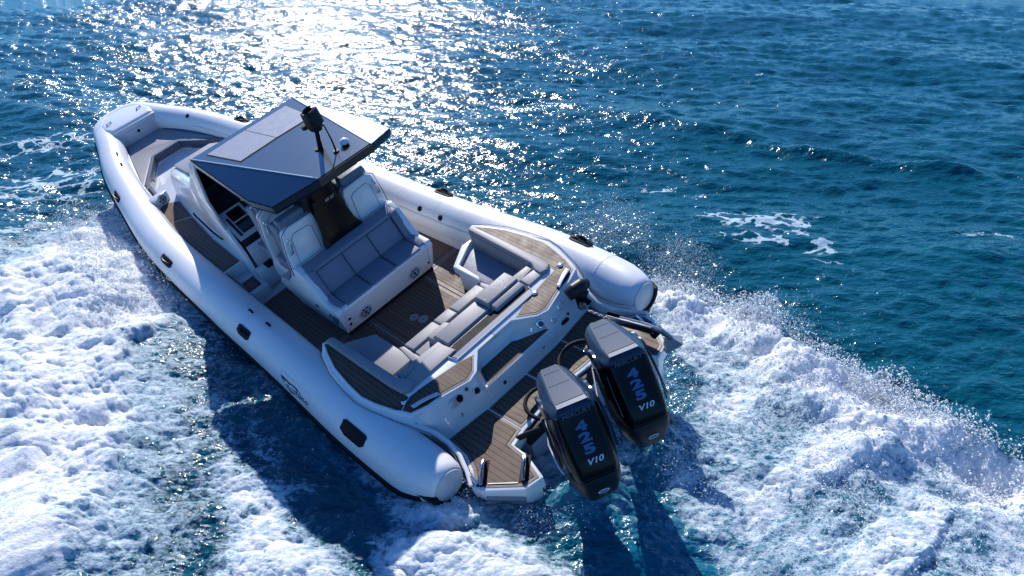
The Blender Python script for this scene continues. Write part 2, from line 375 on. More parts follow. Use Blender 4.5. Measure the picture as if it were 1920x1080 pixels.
# ------------------------------------------------------------------ bow: nose block, bulkhead, sun bed
nose = []
arc = [(10.28, .415, .493), (10.46, .34, .497), (10.56, .22, .50), (10.60, .08, .50), (10.60, -.08, .50), (10.56, -.22, .50), (10.46, -.34, .497), (10.28, -.415, .493)]
for i, p in enumerate(arc):
    p = Vector(p); d = (Vector(arc[min(i + 1, 7)]) - Vector(arc[max(i - 1, 0)])).normalized()
    out = Vector((d.y, -d.x, 0)) * (-1); out = Vector((1, 0, 0)) if 2 < i < 5 else (Vector((p.x - 10.1, p.y, 0)).normalized())
    d2 = d; out = (out - d2 * out.dot(d2)).normalized()
    r = .224 + (.01 if 0 < i < 7 else 0)
    nose.append([p + (out * math.cos(2 * math.pi * k / 32) + Vector((0, 0, 1)) * math.sin(2 * math.pi * k / 32)) * r for k in range(32)])
bw = B().loft(nose).build('bow_nose', M['tube'], smooth=50)
B().prism([(9.78, .40), (10.0, .46), (10.28, .42), (10.46, .30), (10.56, .12), (10.56, -.12), (10.46, -.30), (10.28, -.42), (10.0, -.46), (9.78, -.40)], .50, .735).build('bow_step', M['gel'], bw, bevel=.06, seg=4)
B().prism([(9.74, .40), (9.80, .42), (9.80, -.42), (9.74, -.40)], .22, .70).build('bow_bulkhead', M['gelgrey'], bw, bevel=.01)
B().prism([(9.725, .26), (9.74, .26), (9.74, -.26), (9.725, -.26)], .32, .62).build('locker_door', M['gelgrey'], bw, bevel=.012)
B().cyl((9.726, .0, .55), (-1, 0, 0), .028, .012, 14).build('latch', M['rubber'], bw)
for y in (.30, -.30): B().tube([(10.12, y + .05, .735), (10.12, y + .04, .765), (10.16, y - .04, .765), (10.16, y - .05, .735)], .012, 8).build('bow_cleat', M['steel'], bw)
# bow sun bed cushions
def inx(x): return 1.0 if 0 else float(np.interp(x, [7.2, 7.8, 8.85, 9.4, 9.72], [.98, .86, .60, .42, .30]))
base = [(7.30, .99), (7.42, .80), (8.03, .70), (8.80, .22), (8.85, -.30), (8.03, -.74), (7.42, -.80), (7.30, -.99), (7.8, -.88), (8.85, -.62), (9.4, -.46), (9.74, -.35), (9.74, .35), (9.4, .46), (8.85, .62), (7.8, .88)]
bed = B().prism(base, .15, .33).build('bow_seat_base', M['gelgrey'], bevel=.02)
cush = [(7.40, .95), (7.46, .85), (8.07, .765), (8.86, .25), (8.90, -.33), (8.07, -.80), (7.46, -.85), (7.40, -.95), (7.8, -.87), (8.85, -.60), (9.4, -.45), (9.70, -.33), (9.70, .33), (9.4, .45), (8.85, .60), (7.8, .87)]
B().prism(cush, .33, .405).build('bow_cushion', M['vinyl'], bed, bevel=.02, seg=3)
rim = [(7.44, .86), (7.46, .82), (8.05, .735), (8.84, .23), (8.88, -.31), (8.05, -.77), (7.46, -.82), (7.44, -.86), (7.41, -.85), (7.43, -.78), (8.02, -.72), (8.81, -.29), (8.79, .21), (8.02, .69), (7.43, .78), (7.41, .85)]
B().prism(rim, .28, .425).build('seat_edge_piping', M['navy'], bed)
for s in (1, -1):
    B().tube([(9.6, s * .40, .40), (9.3, s * .50, .40), (8.9, s * .61, .39), (8.3, s * .77, .38), (7.8, s * .90, .37), (7.5, s * .96, .37)], [.03, .05, .05, .05, .05, .03], 8).build('bow_shade_band', M['darkblue'], bed)  # dark blue band: shade beside the tubes put into its colour
# forward well floor and speakers in the seat ends
B().prism([(7.15, .72), (8.00, .66), (8.78, .20), (8.78, -.27), (8.00, -.70), (7.15, -.72)], .14, .20).build('bow_well_floor', M['gelgrey'], bed)
def speaker(c, ax, r, parent, name='speaker'):
    c = Vector(c); ax = Vector(ax).normalized(); o = B().cyl(c - ax * .01, ax, r, .014, 28, r * .94).build(name, M['gelgrey'], parent, bevel=.002)
    B().cyl(c + ax * .004, ax, r * .74, .002, 24).build('speaker_cone', M['satin'], o)
    t1 = ax.orthogonal().normalized(); t2 = ax.cross(t1); g = B()
    for k in range(6):
        d = t1 * math.cos(k * math.pi / 3) + t2 * math.sin(k * math.pi / 3); d2 = t1 * math.cos(k * math.pi / 3 + .42) + t2 * math.sin(k * math.pi / 3 + .42)
        for dd in (d, d2): g.tube([c + ax * .008 + dd * r * .2, c + ax * .008 + (dd * .8 + d * .05) * r * .95], r * .045, 5)
    ring = [c + ax * .008 + (t1 * math.cos(k * math.pi / 12) + t2 * math.sin(k * math.pi / 12)) * r * .78 for k in range(25)]
    g.tube(ring, r * .05, 6); g.build('speaker_grille', M['gelgrey'], o)
    B().cyl(c + ax * .006, ax, r * .2, .006, 12).build('speaker_hub', M['satin'], o)
    return o
for s in (1, -1):
    B().prism([(7.28, s * .99), (7.22, s * .92), (7.36, s * .66), (7.44, s * .72), (7.40, s * .99)], .335, .50).build('seat_end', M['gelgrey'], bed, bevel=.015)
    speaker((7.262, s * .80, .44), (-.95, -s * .3, .05), .095, bed)
    B().prism([(8.25, s * .555), (8.23, s * .545), (8.55, s * .36), (8.57, s * .37)], .30, .33).build('courtesy_light', M['navy'], bed)

# ------------------------------------------------------------------ console
def sec(x, hb, zb, ht, zt): return [(x, hb, zb), (x, lerp(hb, ht, .75) + .02, lerp(zb, zt, .62)), (x, ht, zt - .03), (x, ht - .05, zt), (x, -ht + .05, zt), (x, -ht, zt - .03), (x, -(lerp(hb, ht, .75) + .02), lerp(zb, zt, .62)), (x, -hb, zb)]
con = B().loft([sec(7.60, .30, .28, .26, .62), sec(7.50, .46, .28, .42, .68), sec(7.2, .60, .28, .52, .78), sec(6.5, .70, .28, .60, .98), sec(6.0, .76, .28, .66, 1.10), sec(5.60, .80, .28, .72, 1.22), sec(5.35, .82, .28, .74, 1.10)]).build('console', M['gel'], bevel=.012)
# lounge pad on the console front
B().add([(7.42, .34, .722), (7.42, -.34, .722), (6.3, -.50, 1.045), (6.3, .50, 1.045), (7.42, .34, .76), (7.42, -.34, .76), (6.3, -.50, 1.085), (6.3, .50, 1.085)], [[0, 1, 2, 3], [4, 5, 6, 7], [0, 1, 5, 4], [1, 2, 6, 5], [2, 3, 7, 6], [3, 0, 4, 7]]).build('console_lounge_pad', M['vinyl'], con, bevel=.015)
B().add([(7.2, .60, .60), (6.4, .70, .66), (6.4, .73, .80), (7.2, .60, .73)], [[0, 1, 2, 3]]) 
B().add([(6.9, .655, .58), (5.9, .80, .62), (5.5, .845, .55), (5.5, .84, .51), (5.9, .80, .54), (6.9, .66, .53)], [[0, 1, 2, 3, 4, 5]])
# helm pod aft of the console: side walls falling away aft, dash, lower box
for s in (1, -1):
    w_ = B()
    V = [(5.60, .80, .28), (5.60, .72, 1.22), (5.54, .76, 1.25), (4.89, .80, .77), (4.55, .84, .50), (4.46, .86, .0), (4.46, .86, -.02), (5.6, .82, -.02)]
    V2 = [(x, y - .05, z) for x, y, z in V]
    V = [(x, y * s, z) for x, y, z in V]; V2 = [(x, y * s, z) for x, y, z in V2]
    w_.loft([V, V2]).build('helm_side_wall', M['gel'], con, bevel=.006)
    # windscreen side pillar
    pv = [(5.56, .765, 1.25), (4.90, .80, .78), (4.97, .80, 1.20), (5.03, .79, 1.62), (4.72, .80, 1.97), (4.80, .78, 1.99)]
    pv = [(5.56, .765, 1.25), (4.90, .805, .775), (5.00, .80, 1.22), (4.80, .80, 1.80), (4.66, .81, 1.93), (4.82, .79, 1.95)]
    B().loft([[(x, y * s, z) for x, y, z in pv], [(x, (y - .035) * s, z) for x, y, z in pv]]).build('windscreen_pillar', M['gelgrey'], con, bevel=.004)
for s in (1, -1):
    wl = [(5.56, .30), (5.56, 1.20), (5.50, 1.19), (4.93, .77), (4.70, .56), (4.66, .30)]
    B().loft([[(x, .752 * s, z) for x, z in wl], [(x, .742 * s, z) for x, z in wl]]).build('helm_dark_sheet', M['satin'], con)  # added dark sheets that put the helm interior's darkness into colour
B().prism([(5.68, .68), (5.30, .72), (5.30, -.72), (5.68, -.68)], 1.10, 1.245).build('helm_dark_cover', M['satin'], con, bevel=.01)  # added dark cover hiding the pale console top inside the helm
# windscreen
B().add([(5.62, .72, 1.22), (5.62, -.72, 1.22), (4.80, -.74, 1.95), (4.80, .74, 1.95), (5.60, .72, 1.20), (5.60, -.72, 1.20), (4.78, -.74, 1.93), (4.78, .74, 1.93)], [[0, 1, 2, 3], [4, 5, 6, 7], [0, 1, 5, 4], [1, 2, 6, 5], [2, 3, 7, 6], [3, 0, 4, 7]]).build('windscreen', M['glass'], con)
# dash
B().side([(5.55, .30), (5.55, 1.15), (5.30, 1.08), (5.12, .90), (4.66, .62), (4.60, .30), (5.55, .30)], -.74, .74).build('dash_moulding', M['satin'], con, bevel=.01)
B().side([(4.60, .565), (4.50, .50), (4.46, .0), (5.5, .0), (5.5, .3), (4.62, .3)], -.75, .75).build('helm_plinth', M['gelgrey'], con, bevel=.01)
dn = Vector((-.28, 0, .46)).normalized()
def dash(y0, y1, t0, t1, name, m, off, th=.004):
    p0 = Vector((5.10, 0, .895)); d = Vector((-.44, 0, -.268)) / .515
    P4 = [p0 + d * t + Vector((0, y, 0)) + dn * off for y, t in ((y0, t0), (y1, t0), (y1, t1), (y0, t1))]
    B().loft([P4, [p + dn * th for p in P4]]).build(name, m, con)
B().add([(5.45, .70, 1.13), (5.45, -.70, 1.13), (5.12, -.70, .905), (5.12, .70, .905), (5.45, .70, 1.14), (5.45, -.70, 1.14), (5.12, -.70, .915), (5.12, .70, .915)], [[0, 1, 2, 3], [4, 5, 6, 7], [0, 1, 5, 4], [1, 2, 6, 5], [2, 3, 7, 6], [3, 0, 4, 7]]).build('instrument_hood', M['satin'], con)
dash(.38, .75, -.02, .50, 'dash_frame', M['gelgrey'], .0005, .003); dash(.42, .64, .02, .20, 'display_screen', M['glass'], .006); dash(.42, .64, .225, .42, 'display_screen', M['glass'], .006)
dash(.66, .70, .10, .44, 'switch_panel', M['ink'], .006); dash(-.40, .36, .0, .36, 'instrument_panel', M['satin'], .003)
dash(-.70, -.45, .02, .42, 'display_screen', M['glass'], .002)
sw = B(); cc = Vector((4.95, .22, 1.06)); nn = Vector((-.8, 0, .6)); t1 = Vector((0, 1, 0)); t2 = nn.cross(t1).normalized()
sw.tube([cc + (t1 * math.cos(k * math.pi / 12) + t2 * math.sin(k * math.pi / 12)) * .17 for k in range(25)], .016, 8)
for k in range(3): sw.tube([cc, cc + (t1 * math.cos(k * 2.1 + .5) + t2 * math.sin(k * 2.1 + .5)) * .165], .012, 6)
sw.tube([cc, cc - nn * .2], .03, 8); sw.build('steering_wheel', M['chrome'], con)
B().tube([(4.86, -.12, .80), (4.80, -.12, .95), (4.72, -.12, 1.0)], .018, 8).build('throttle_lever', M['chrome'], con)
gb = B(); gb.prism([(4.445, .50), (4.455, .50), (4.455, .10), (4.445, .10)], .08, .28); gb.build('footrest_recess', M['rubber'], con)
B().side([(4.30, -.01), (4.46, -.01), (4.46, .30), (4.36, .27)], .05, .84).build('helm_step', M['gelgrey'], con, bevel=.02)
B().prism([(4.30, .70), (4.44, .70), (4.44, .22), (4.30, .22)], .276, .30).build('foot_pad', M['rubber'], con)
B().tube([(5.9, .815, .70), (5.75, .845, .72), (5.3, .86, .62), (5.12, .84, .55)], .014, 8).build('grab_rail', M['rubber'], con)

# ------------------------------------------------------------------ helm seats (two rows of two shells) and pillar
def seat_shell(x, y0, y1, z0, z1, name, headrest=True, handle=None, tilt=.10):
    s = 1 if y0 + y1 > 0 else -1
    V = []
    yi, yo = (min(abs(y0), abs(y1)), max(abs(y0), abs(y1)))
    prof = [(yi + .03, z0), (yi, lerp(z0, z1, .3)), (yi, z1 - .06), (yi + .03, z1), (yo - .12, z1 + .015), (yo - .03, z1 - .05), (yo + .03, lerp(z0, z1, .45)), (yo + .06, z0)]
    f_ = [(x + tilt * (z - z0) * .0, y * s, z) for y, z in prof]
    r0 = [(x + .0, y * s, z) for y, z in prof]; r1 = [(x + .12, (y * .99 + .003) * s, z) for y, z in prof]
    o = B().loft([r0, r1]).build(name, M['gel'], bevel=.03, seg=3)
    # recessed rear panel
    q_ = [(yi + .10, z0 + .10), (yi + .10, z1 - .16), (yi + .14, z1 - .12), (yo - .16, z1 - .10), (yo - .10, z1 - .16), (yo - .07, z0 + .10)]
    B().loft([[(x - .004, y * s, z) for y, z in q_], [(x + .01, y * s, z) for y, z in q_]]).build('rear_panel', M['gel'], o, bevel=.003)
    B().tube([Vector((x - .006, y * s, z)) for y, z in q_ + q_[:1]], .003, 4).build('panel_joint', M['letterd'], o)
    # upholstery on the forward side, rising above the shell
    c_ = B(); c_.box(x + .12, x + .30, s * (yi + .03) if s > 0 else -(yo - .02), s * (yo - .02) if s > 0 else -(yi + .03), z0 + .05, z1 + .03)
    c_.box(x + .06, x + .20, *(sorted((s * (yi + .07), s * (yo - .06)))), z1 - .05, z1 + .10)
    c_.build('backrest_cushion', M['vinyld'], o, bevel=.03, seg=3)
    B().tube([(x + .02, s * yi, z1 - .2), (x + .0, s * (yi + .03), z1 + .012), (x, s * (yo - .12), z1 + .027), (x, s * (yo - .01), z1 - .04), (x + .01, s * (yo + .045), lerp(z0, z1, .45)), (x + .02, s * (yo + .07), z0)], .006, 6).build('edge_piping', M['navy'], o)
    # thigh cushion
    B().box(x + .28, x + .62, *(sorted((s * (yi + .02), s * (yo - .02)))), z0 - .18, z0 + .0).build('thigh_cushion', M['vinyld'], o, bevel=.03)
    yh = yo - .05
    hr = B().tube([(x - .005, s * (yh), z1 - .13), (x - .05, s * (yh), z1 - .16), (x - .055, s * (yh + .02), z1 - .30), (x - .005, s * (yh + .03), z1 - .34)], .014, 8).build('grab_handle', M['chrome'], o)
    return o
for s in (1, -1):
    seat_shell(3.12, .22 * s, .73 * s, .77, 1.40, 'helm_seat')
    seat_shell(3.78, .16 * s, .68 * s, .66, 1.38, 'helm_seat')
    # side skirts joining the rows
    pr = [(3.10, .02), (3.10, .80), (3.30, .84), (3.60, .72), (3.95, .68), (4.06, .40), (3.98, .02)]
    B().side(pr, *sorted((.70 * s, .16 * s))).build('seat_pedestal', M['gel'], bevel=.03)
# pillar of the hardtop
B().loft([[(3.02, .31, .84), (3.02, -.31, .86), (3.40, -.26, .86), (3.40, .26, .84)], [(3.02, .26, 1.05), (3.02, -.22, 1.05), (3.42, -.2, 1.05), (3.42, .22, 1.05)], [(3.05, .19, 1.5), (3.05, -.13, 1.5), (3.5, -.13, 1.5), (3.5, .17, 1.5)], [(3.02, .22, 2.12), (3.02, -.16, 2.12), (3.7, -.16, 2.08), (3.7, .20, 2.08)]]).build('hardtop_pillar', M['pillar'], bevel=.012)
B().loft([[(3.0, .315, .86), (3.0, .24, .86), (3.03, .24, .86), (3.03, .315, .86)], [(3.02, .225, 1.55), (3.02, .17, 1.55), (3.05, .17, 1.55), (3.05, .225, 1.55)]]).build('pillar_trim', M['satin'])
place_text('model_lettering', '40 SC', .052, (3.045, -.01, 1.47), (0, -1, 0), (0, 0, 1), M['letters'], boat, shear=.3, lift=.006, sx=1.15)

# ------------------------------------------------------------------ aft-facing couch
for_ = [(2.47, .045), (2.395, .44), (2.42, .475), (2.76, .475), (2.94, .84), (3.03, .89), (3.15, .86), (3.20, .70), (3.32, .62), (3.62, .45), (3.72, .30), (3.55, .045)]
cb = B().side(for_, -.70, .70).build('couch_base', M['gel'], bevel=.018)
for s in (1, -1):
    arm = [(2.465, .05), (2.385, .44), (2.42, .50), (2.62, .50), (2.80, .72), (2.90, .85), (3.03, .90), (3.17, .87), (3.30, .66), (3.66, .48), (3.80, .34), (3.50, .05)]
    B().loft([[(x, .70 * s, z) for x, z in arm], [(x, (.79 if z > .3 else .74) * s, z) for x, z in arm]]).build('couch_side', M['gel'], cb, bevel=.014)
    for (x_, z_) in ((2.62, .30), (2.9, .33)): B().box(x_, x_ + .05, *sorted((s * .775, s * .79)), z_, z_ + .03).build('side_fitting', M['navy'], cb)
    B().loft([[(x, .785 * s, z) for x, z in ((2.46, .36), (2.56, .36), (2.60, .24), (2.50, .24))], [(x, .80 * s, z) for x, z in ((2.46, .36), (2.56, .36), (2.60, .24), (2.50, .24))]]).build('vent_slot', M['navy'], cb)
    B().loft([[(x, .70 * s, z) for x, z in ((3.15, .86), (3.55, .57), (3.60, .52), (3.40, .56))], [(x, .80 * s, z) for x, z in ((3.15, .875), (3.55, .585), (3.60, .52), (3.40, .56))]]).build('side_pad', M['vinyld'], cb)
    speaker((2.440, .417 * s, .19), (-1, 0, -.18), .112, cb)
B().box(2.47, 3.5, -.72, .72, -.005, .045).build('kick_recess', M['rubber'], cb)
B().cyl((2.432, .655, .265), (-1, 0, -.18), .024, .008, 6).build('socket', M['rubber'], cb)
B().box(2.442, 2.448, .645, .68, .155, .19).build('switch', M['rubber'], cb)
B().box(2.44, 2.447, -.685, -.655, .16, .185).build('switch', M['rubber'], cb)
B().add([(2.403, .30, .415), (2.403, -.30, .415), (2.408, -.30, .395), (2.408, .30, .395)], [[0, 1, 2, 3]]).build('locker_handle', M['gelgrey'], cb)
ys = [.615, .205, -.205, -.615]
for i in range(3):
    y1, y0 = ys[i] - .004, ys[i + 1] + .004
    B().side([(2.41, .45), (2.41, .485), (2.76, .515), (2.76, .45)], y0, y1).build('seat_cushion', M['vinyld'], cb, bevel=.014, seg=3)
    yb0, yb1 = (y0 if i < 2 else y0 + .0), y1
    B().side([(2.765, .49), (2.735, .52), (2.885, .80), (2.93, .80), (2.93, .70)], yb0, yb1).build('back_cushion', M['vinyld'], cb, bevel=.014, seg=3)
for y in ys[1:3]:
    B().tube([(2.42, y, .487), (2.735, y, .519), (2.88, y, .80)], .005, 5).build('cushion_seam', M['navy'], cb)
B().tube([(2.745, .66, .517), (2.745, -.66, .517)], .006, 5).build('cushion_seam', M['navy'], cb)
# grey bolster framing the backrest
fr = B()
fr.side([(2.88, .795), (2.90, .855), (3.02, .90), (3.08, .88), (3.08, .78)], -.70, .70)
fr.build('backrest_frame', M['vinyld'], cb, bevel=.02, seg=3)
for s in (1, -1):
    B().loft([[(x, .622 * s, z) for x, z in ((2.44, .47), (2.44, .495), (2.70, .54), (2.87, .845), (3.0, .86), (2.95, .7), (2.8, .45))], [(x, .722 * s, z) for x, z in ((2.46, .47), (2.46, .50), (2.70, .55), (2.88, .865), (3.0, .88), (2.95, .7), (2.8, .45))]]).build('bolster', M['vinyld'], cb, bevel=.012)
B().tube([(2.735, .618, .525), (2.885, .618, .812), (2.885, -.618, .812), (2.735, -.618, .525)], .006, 5).build('frame_piping', M['navy'], cb)

# ------------------------------------------------------------------ aft lounge, coaming, transom
outer = [(2.02, 1.22), (1.86, 1.296), (1.587, 1.384), (1.256, 1.438), (.972, 1.466), (.774, 1.435), (.467, 1.35), (.319, 1.289), (.25, 1.10), (.225, .912), (.138, .611), (.176, .488), (.39, .267)]
def coaming(s):
    P_ = outer + [(.39, 0), (.66, 0), (.66, 1.08), (1.0, 1.17), (2.0, 1.17)]
    P_ = P_ if s > 0 else mir(P_)
    o = B().prism(inset(P_, -.018), .30, .575).build('coaming', M['gel'], bevel=.012)
    a_ = [(2.0, 1.215), (1.84, 1.286), (1.58, 1.372), (1.25, 1.425), (.972, 1.45), (.774, 1.42), (.50, 1.345), (.445, 1.315), (.52, 1.15), (.80, 1.175), (1.5, 1.19), (1.95, 1.195)]
    b2 = [(.435, 1.31), (.335, 1.275), (.265, 1.10), (.24, .912), (.155, .62), (.19, .50), (.36, .335), (.42, .50), (.47, .80), (.50, 1.0), (.51, 1.14)]
    for nm, pl, bd in (('teak_inlay', a_, .018), ('teak_inlay', b2, .018)):
        pl = pl if s > 0 else mir(pl); teakpad(nm, pl, .576, o, m=M['teak'] if pl in (a_, mir(a_)) else M['teakp2'], border=bd)
    # flush cleat knob and chrome bow-shaped mooring bar
    B().cyl((.495, 1.232 * s, .58), (0, 0, 1), .035, .02, 20, .03).build('filler_cap', M['chrome'], o, bevel=.004)
    ax_ = [(.355, 1.225 * s), (.30, 1.08 * s), (.265, .92 * s)]
    bar = B(); n = 11
    rr = []
    for k in range(n):
        t = k / (n - 1); x = lerp(lerp(.362, .316, t), lerp(.316, .262, t), t); y = lerp(1.222, .935, t) * s; z = .592 + .014 * math.sin(math.pi * t)
        dx = .052
        rr.append([(x - dx * .5, y, z), (x + dx * .5, y, z), (x + dx * .5, y, z + .012), (x - dx * .5, y, z + .012)])
    bar.loft(rr); bar.cyl((.355, 1.19 * s, .58), (0, 0, 1), .016, .03, 10); bar.cyl((.275, .965 * s, .58), (0, 0, 1), .016, .03, 10)
    bar.build('mooring_bar', M['letters'], o, bevel=.003)
    B().prism([(.385, 1.20 * s), (.335, 1.22 * s), (.30, 1.05 * s), (.235, .93 * s), (.275, .92 * s), (.335, 1.03 * s)], .583, .588).build('bar_pad', M['rubber'], o)
    # flange against the tube, running down to the platform
    pts = [(2.05, 1.215, .52), (1.9, 1.30, .53), (1.587, 1.405, .53), (1.256, 1.462, .53), (.972, 1.49, .53), (.75, 1.455, .52), (.45, 1.37, .48), (.28, 1.30, .43), (.10, 1.215, .36), (-.06, 1.195, .31), (-.25, 1.225, .285), (-.45, 1.31, .28), (-.60, 1.40, .27)]
    B().tube([(x, y * s, z - .02) for x, y, z in pts], [.03, .042, .045, .045, .045, .045, .045, .042, .036, .030, .026, .024, .02], 12, flat=.9).build('tube_flange', M['gel'], o, smooth=60)
    B().tube([(x, (y + .05) * s, z + .03) for x, y, z in pts[:-1]], .004, 5).build('flange_seam', M['letterd'], o)
    wall = [(x, (y + .01) * s) for x, y, z in pts[7:]]
    V = [(x, y * s, z) for x, y, z in pts[6:]] + [(x, y * s, -.1) for x, y, z in pts[6:]]; n = len(pts[6:])
    raw('quarter_panel', V, [[i, i + 1, n + i + 1, n + i] for i in range(n - 1)], M['gel'], o)
    return o
M['teakp2'] = teak('coaming_teak', 'y', .052, .1)
coamP = coaming(1); coamS = coaming(-1)
# fender socket disc on the starboard coaming
B().cyl((.435, -.72, .585), (0, 0, 1), .038, .010, 24).build('deck_filler', M['chrome'], coamS, bevel=.003)
B().cyl((.435, -.72, .596), (0, 0, 1), .008, .003, 10).build('filler_key', M['rubber'], coamS)
# transom moulding
T = []
for s in (1, -1):
    top = [(.335, 1.31, .565), (.235, 1.10, .565), (.205, .912, .565), (.118, .605, .565), (.150, .495, .565)]
    bot = [(.10, 1.20, .155), (.06, 1.0, .155), (.03, .85, .155), (.0, .62, .155), (-.01, .5, .155)]
    V = [(x, y * s, z) for x, y, z in top + bot]
    T.append((V, [[i, i + 1, 6 + i, 5 + i] for i in range(4)]))
tr = B()
for V, F in T: tr.add(V, F)
tr.add([(.150, .495, .565), (-.01, .5, .155), (-.015, 0, .155), (-.012, -.5, .155), (.150, -.495, .565), (.063, .494, .384), (.06, 0, .384), (.055, -.60, .384), (.08, -.495, .42)], [[1, 5, 0], [1, 2, 6, 5], [2, 3, 7, 6], [3, 4, 7]])
# centre step (tread and riser)
tr.add([(.063, .494, .384), (.055, -.60, .384), (.118, -.605, .565), (.150, -.495, .565), (.39, -.285, .565), (.39, .285, .565), (.150, .495, .565), (.32, -.20, .384), (.32, .40, .384)], [[0, 1, 7, 8], [8, 7, 4, 5], [7, 1, 3, 4], [0, 8, 5, 6]])
trans = tr.build('transom', M['gel'], smooth=20)
teakpad('step_pad', [(.075, .46), (.075, -.545), (.25, -.20), (.30, -.14), (.30, .36)][0:], .386, trans, m=teak('step_teak', 'y', .05, 0), border=.02)
# fittings on the transom face
tn = Vector((-.41, 0, .18)); tn = Vector((-.91, 0, .41)).normalized()
def fit(c, r, m, name, n=20, h=.012, inner=None):
    o = B().cyl(Vector(c) - tn * .004, tn, r, h, n, r * .86).build(name, m, trans, bevel=.002)
    if inner: B().cyl(Vector(c) + tn * (h - .003), tn, r * .66, .004, n).build('fitting_centre', inner, o)
    return o
def onT(y, z):  # point on the transom face
    ya = abs(y); xt = float(np.interp(ya, [0, .495, .605, .912, 1.10, 1.31], [.13, .150, .118, .205, .235, .335])); xb = float(np.interp(ya, [0, .5, .62, .85, 1.0, 1.2], [-.015, -.01, .0, .03, .06, .10]))
    return Vector((lerp(xb, xt, (z - .155) / .41) - .004, y, z))
fit(onT(.608, .44), .045, M['chrome'], 'shower_fitting', 22, .02, M['rubber'])
fit(onT(.690, .515), .022, M['navy'], 'drain_plug', 16)
fit(onT(-.80, .475), .056, M['chrome'], 'round_socket', 24, .014, M['gelgrey'])
fit(onT(-.62, .445), .045, M['chrome'], 'round_socket', 24, .012, M['gelgrey'])
fit(onT(-.45, .50), .052, M['chrome'], 'round_hatch', 10, .014, M['darkblue'])
def pad(y, z, wy, wz, m, name, rnd=.004):
    c = onT(y, z); u = Vector((0, 1, 0)); v = tn.cross(u).normalized()
    P4 = [c + u * a_ * wy + v * b_ * wz for a_, b_ in ((-1, -.6), (-.6, -1), (.6, -1), (1, -.6), (1, .6), (.6, 1), (-.6, 1), (-1, .6))]
    return B().loft([[p - tn * .004 for p in P4], [p + tn * .008 for p in P4]]).build(name, m, trans, bevel=.002)
fl = pad(.845, .46, .088, .050, M['letters'], 'stern_light_bezel'); 
c = onT(.800, .468); u = Vector((0, 1, 0)); v = tn.cross(u).normalized()
B().loft([[c + u * .040 * math.cos(k * .524) + v * .042 * math.sin(k * .524) + tn * o_ for k in range(12)] for o_ in (.008, .011)]).build('lens', M['glass'], fl)
pad(.868, .30, .016, .016, M['chrome'], 'small_light'); pad(.275, .28, .02, .02, M['ink'], 'small_light'); pad(-.343, .28, .02, .02, M['darkblue'], 'small_light')
pad(-.308, .52, .018, .016, M['chrome'], 'small_light'); pad(-.76, .30, .06, .022, M['rubber'], 'control_socket'); pad(-.85, .33, .014, .014, M['rubber'], 'small_switch')
B().cyl((.20, .475, .50), (-.3, -.75, .5), .03, .02, 10, .022).build('hex_socket', M['chrome'], trans)
# black electric winch on the starboard quarter
win = B(); win.tube([(.02, -.84, .66), (.0, -.92, .68), (-.02, -1.03, .68), (-.03, -1.12, .665)], [.07, .085, .085, .055], 18)
win = win.build('anchor_winch', M['enginem'], boat, bevel=.004)
B().tube([(-.02, -1.0, .66), (-.07, -1.0, .60), (-.09, -1.0, .48)], [.055, .065, .055], 14).build('gypsy_housing', M['satin'], win)
B().cyl((-.10, -.93, .50), (-.4, .8, .1), .045, .03, 16).build('gypsy', M['steel'], win)
B().cyl((-.0, -1.0, .36), (.1, 0, 1), .05, .28, 14).build('winch_foot', M['rubber'], win)

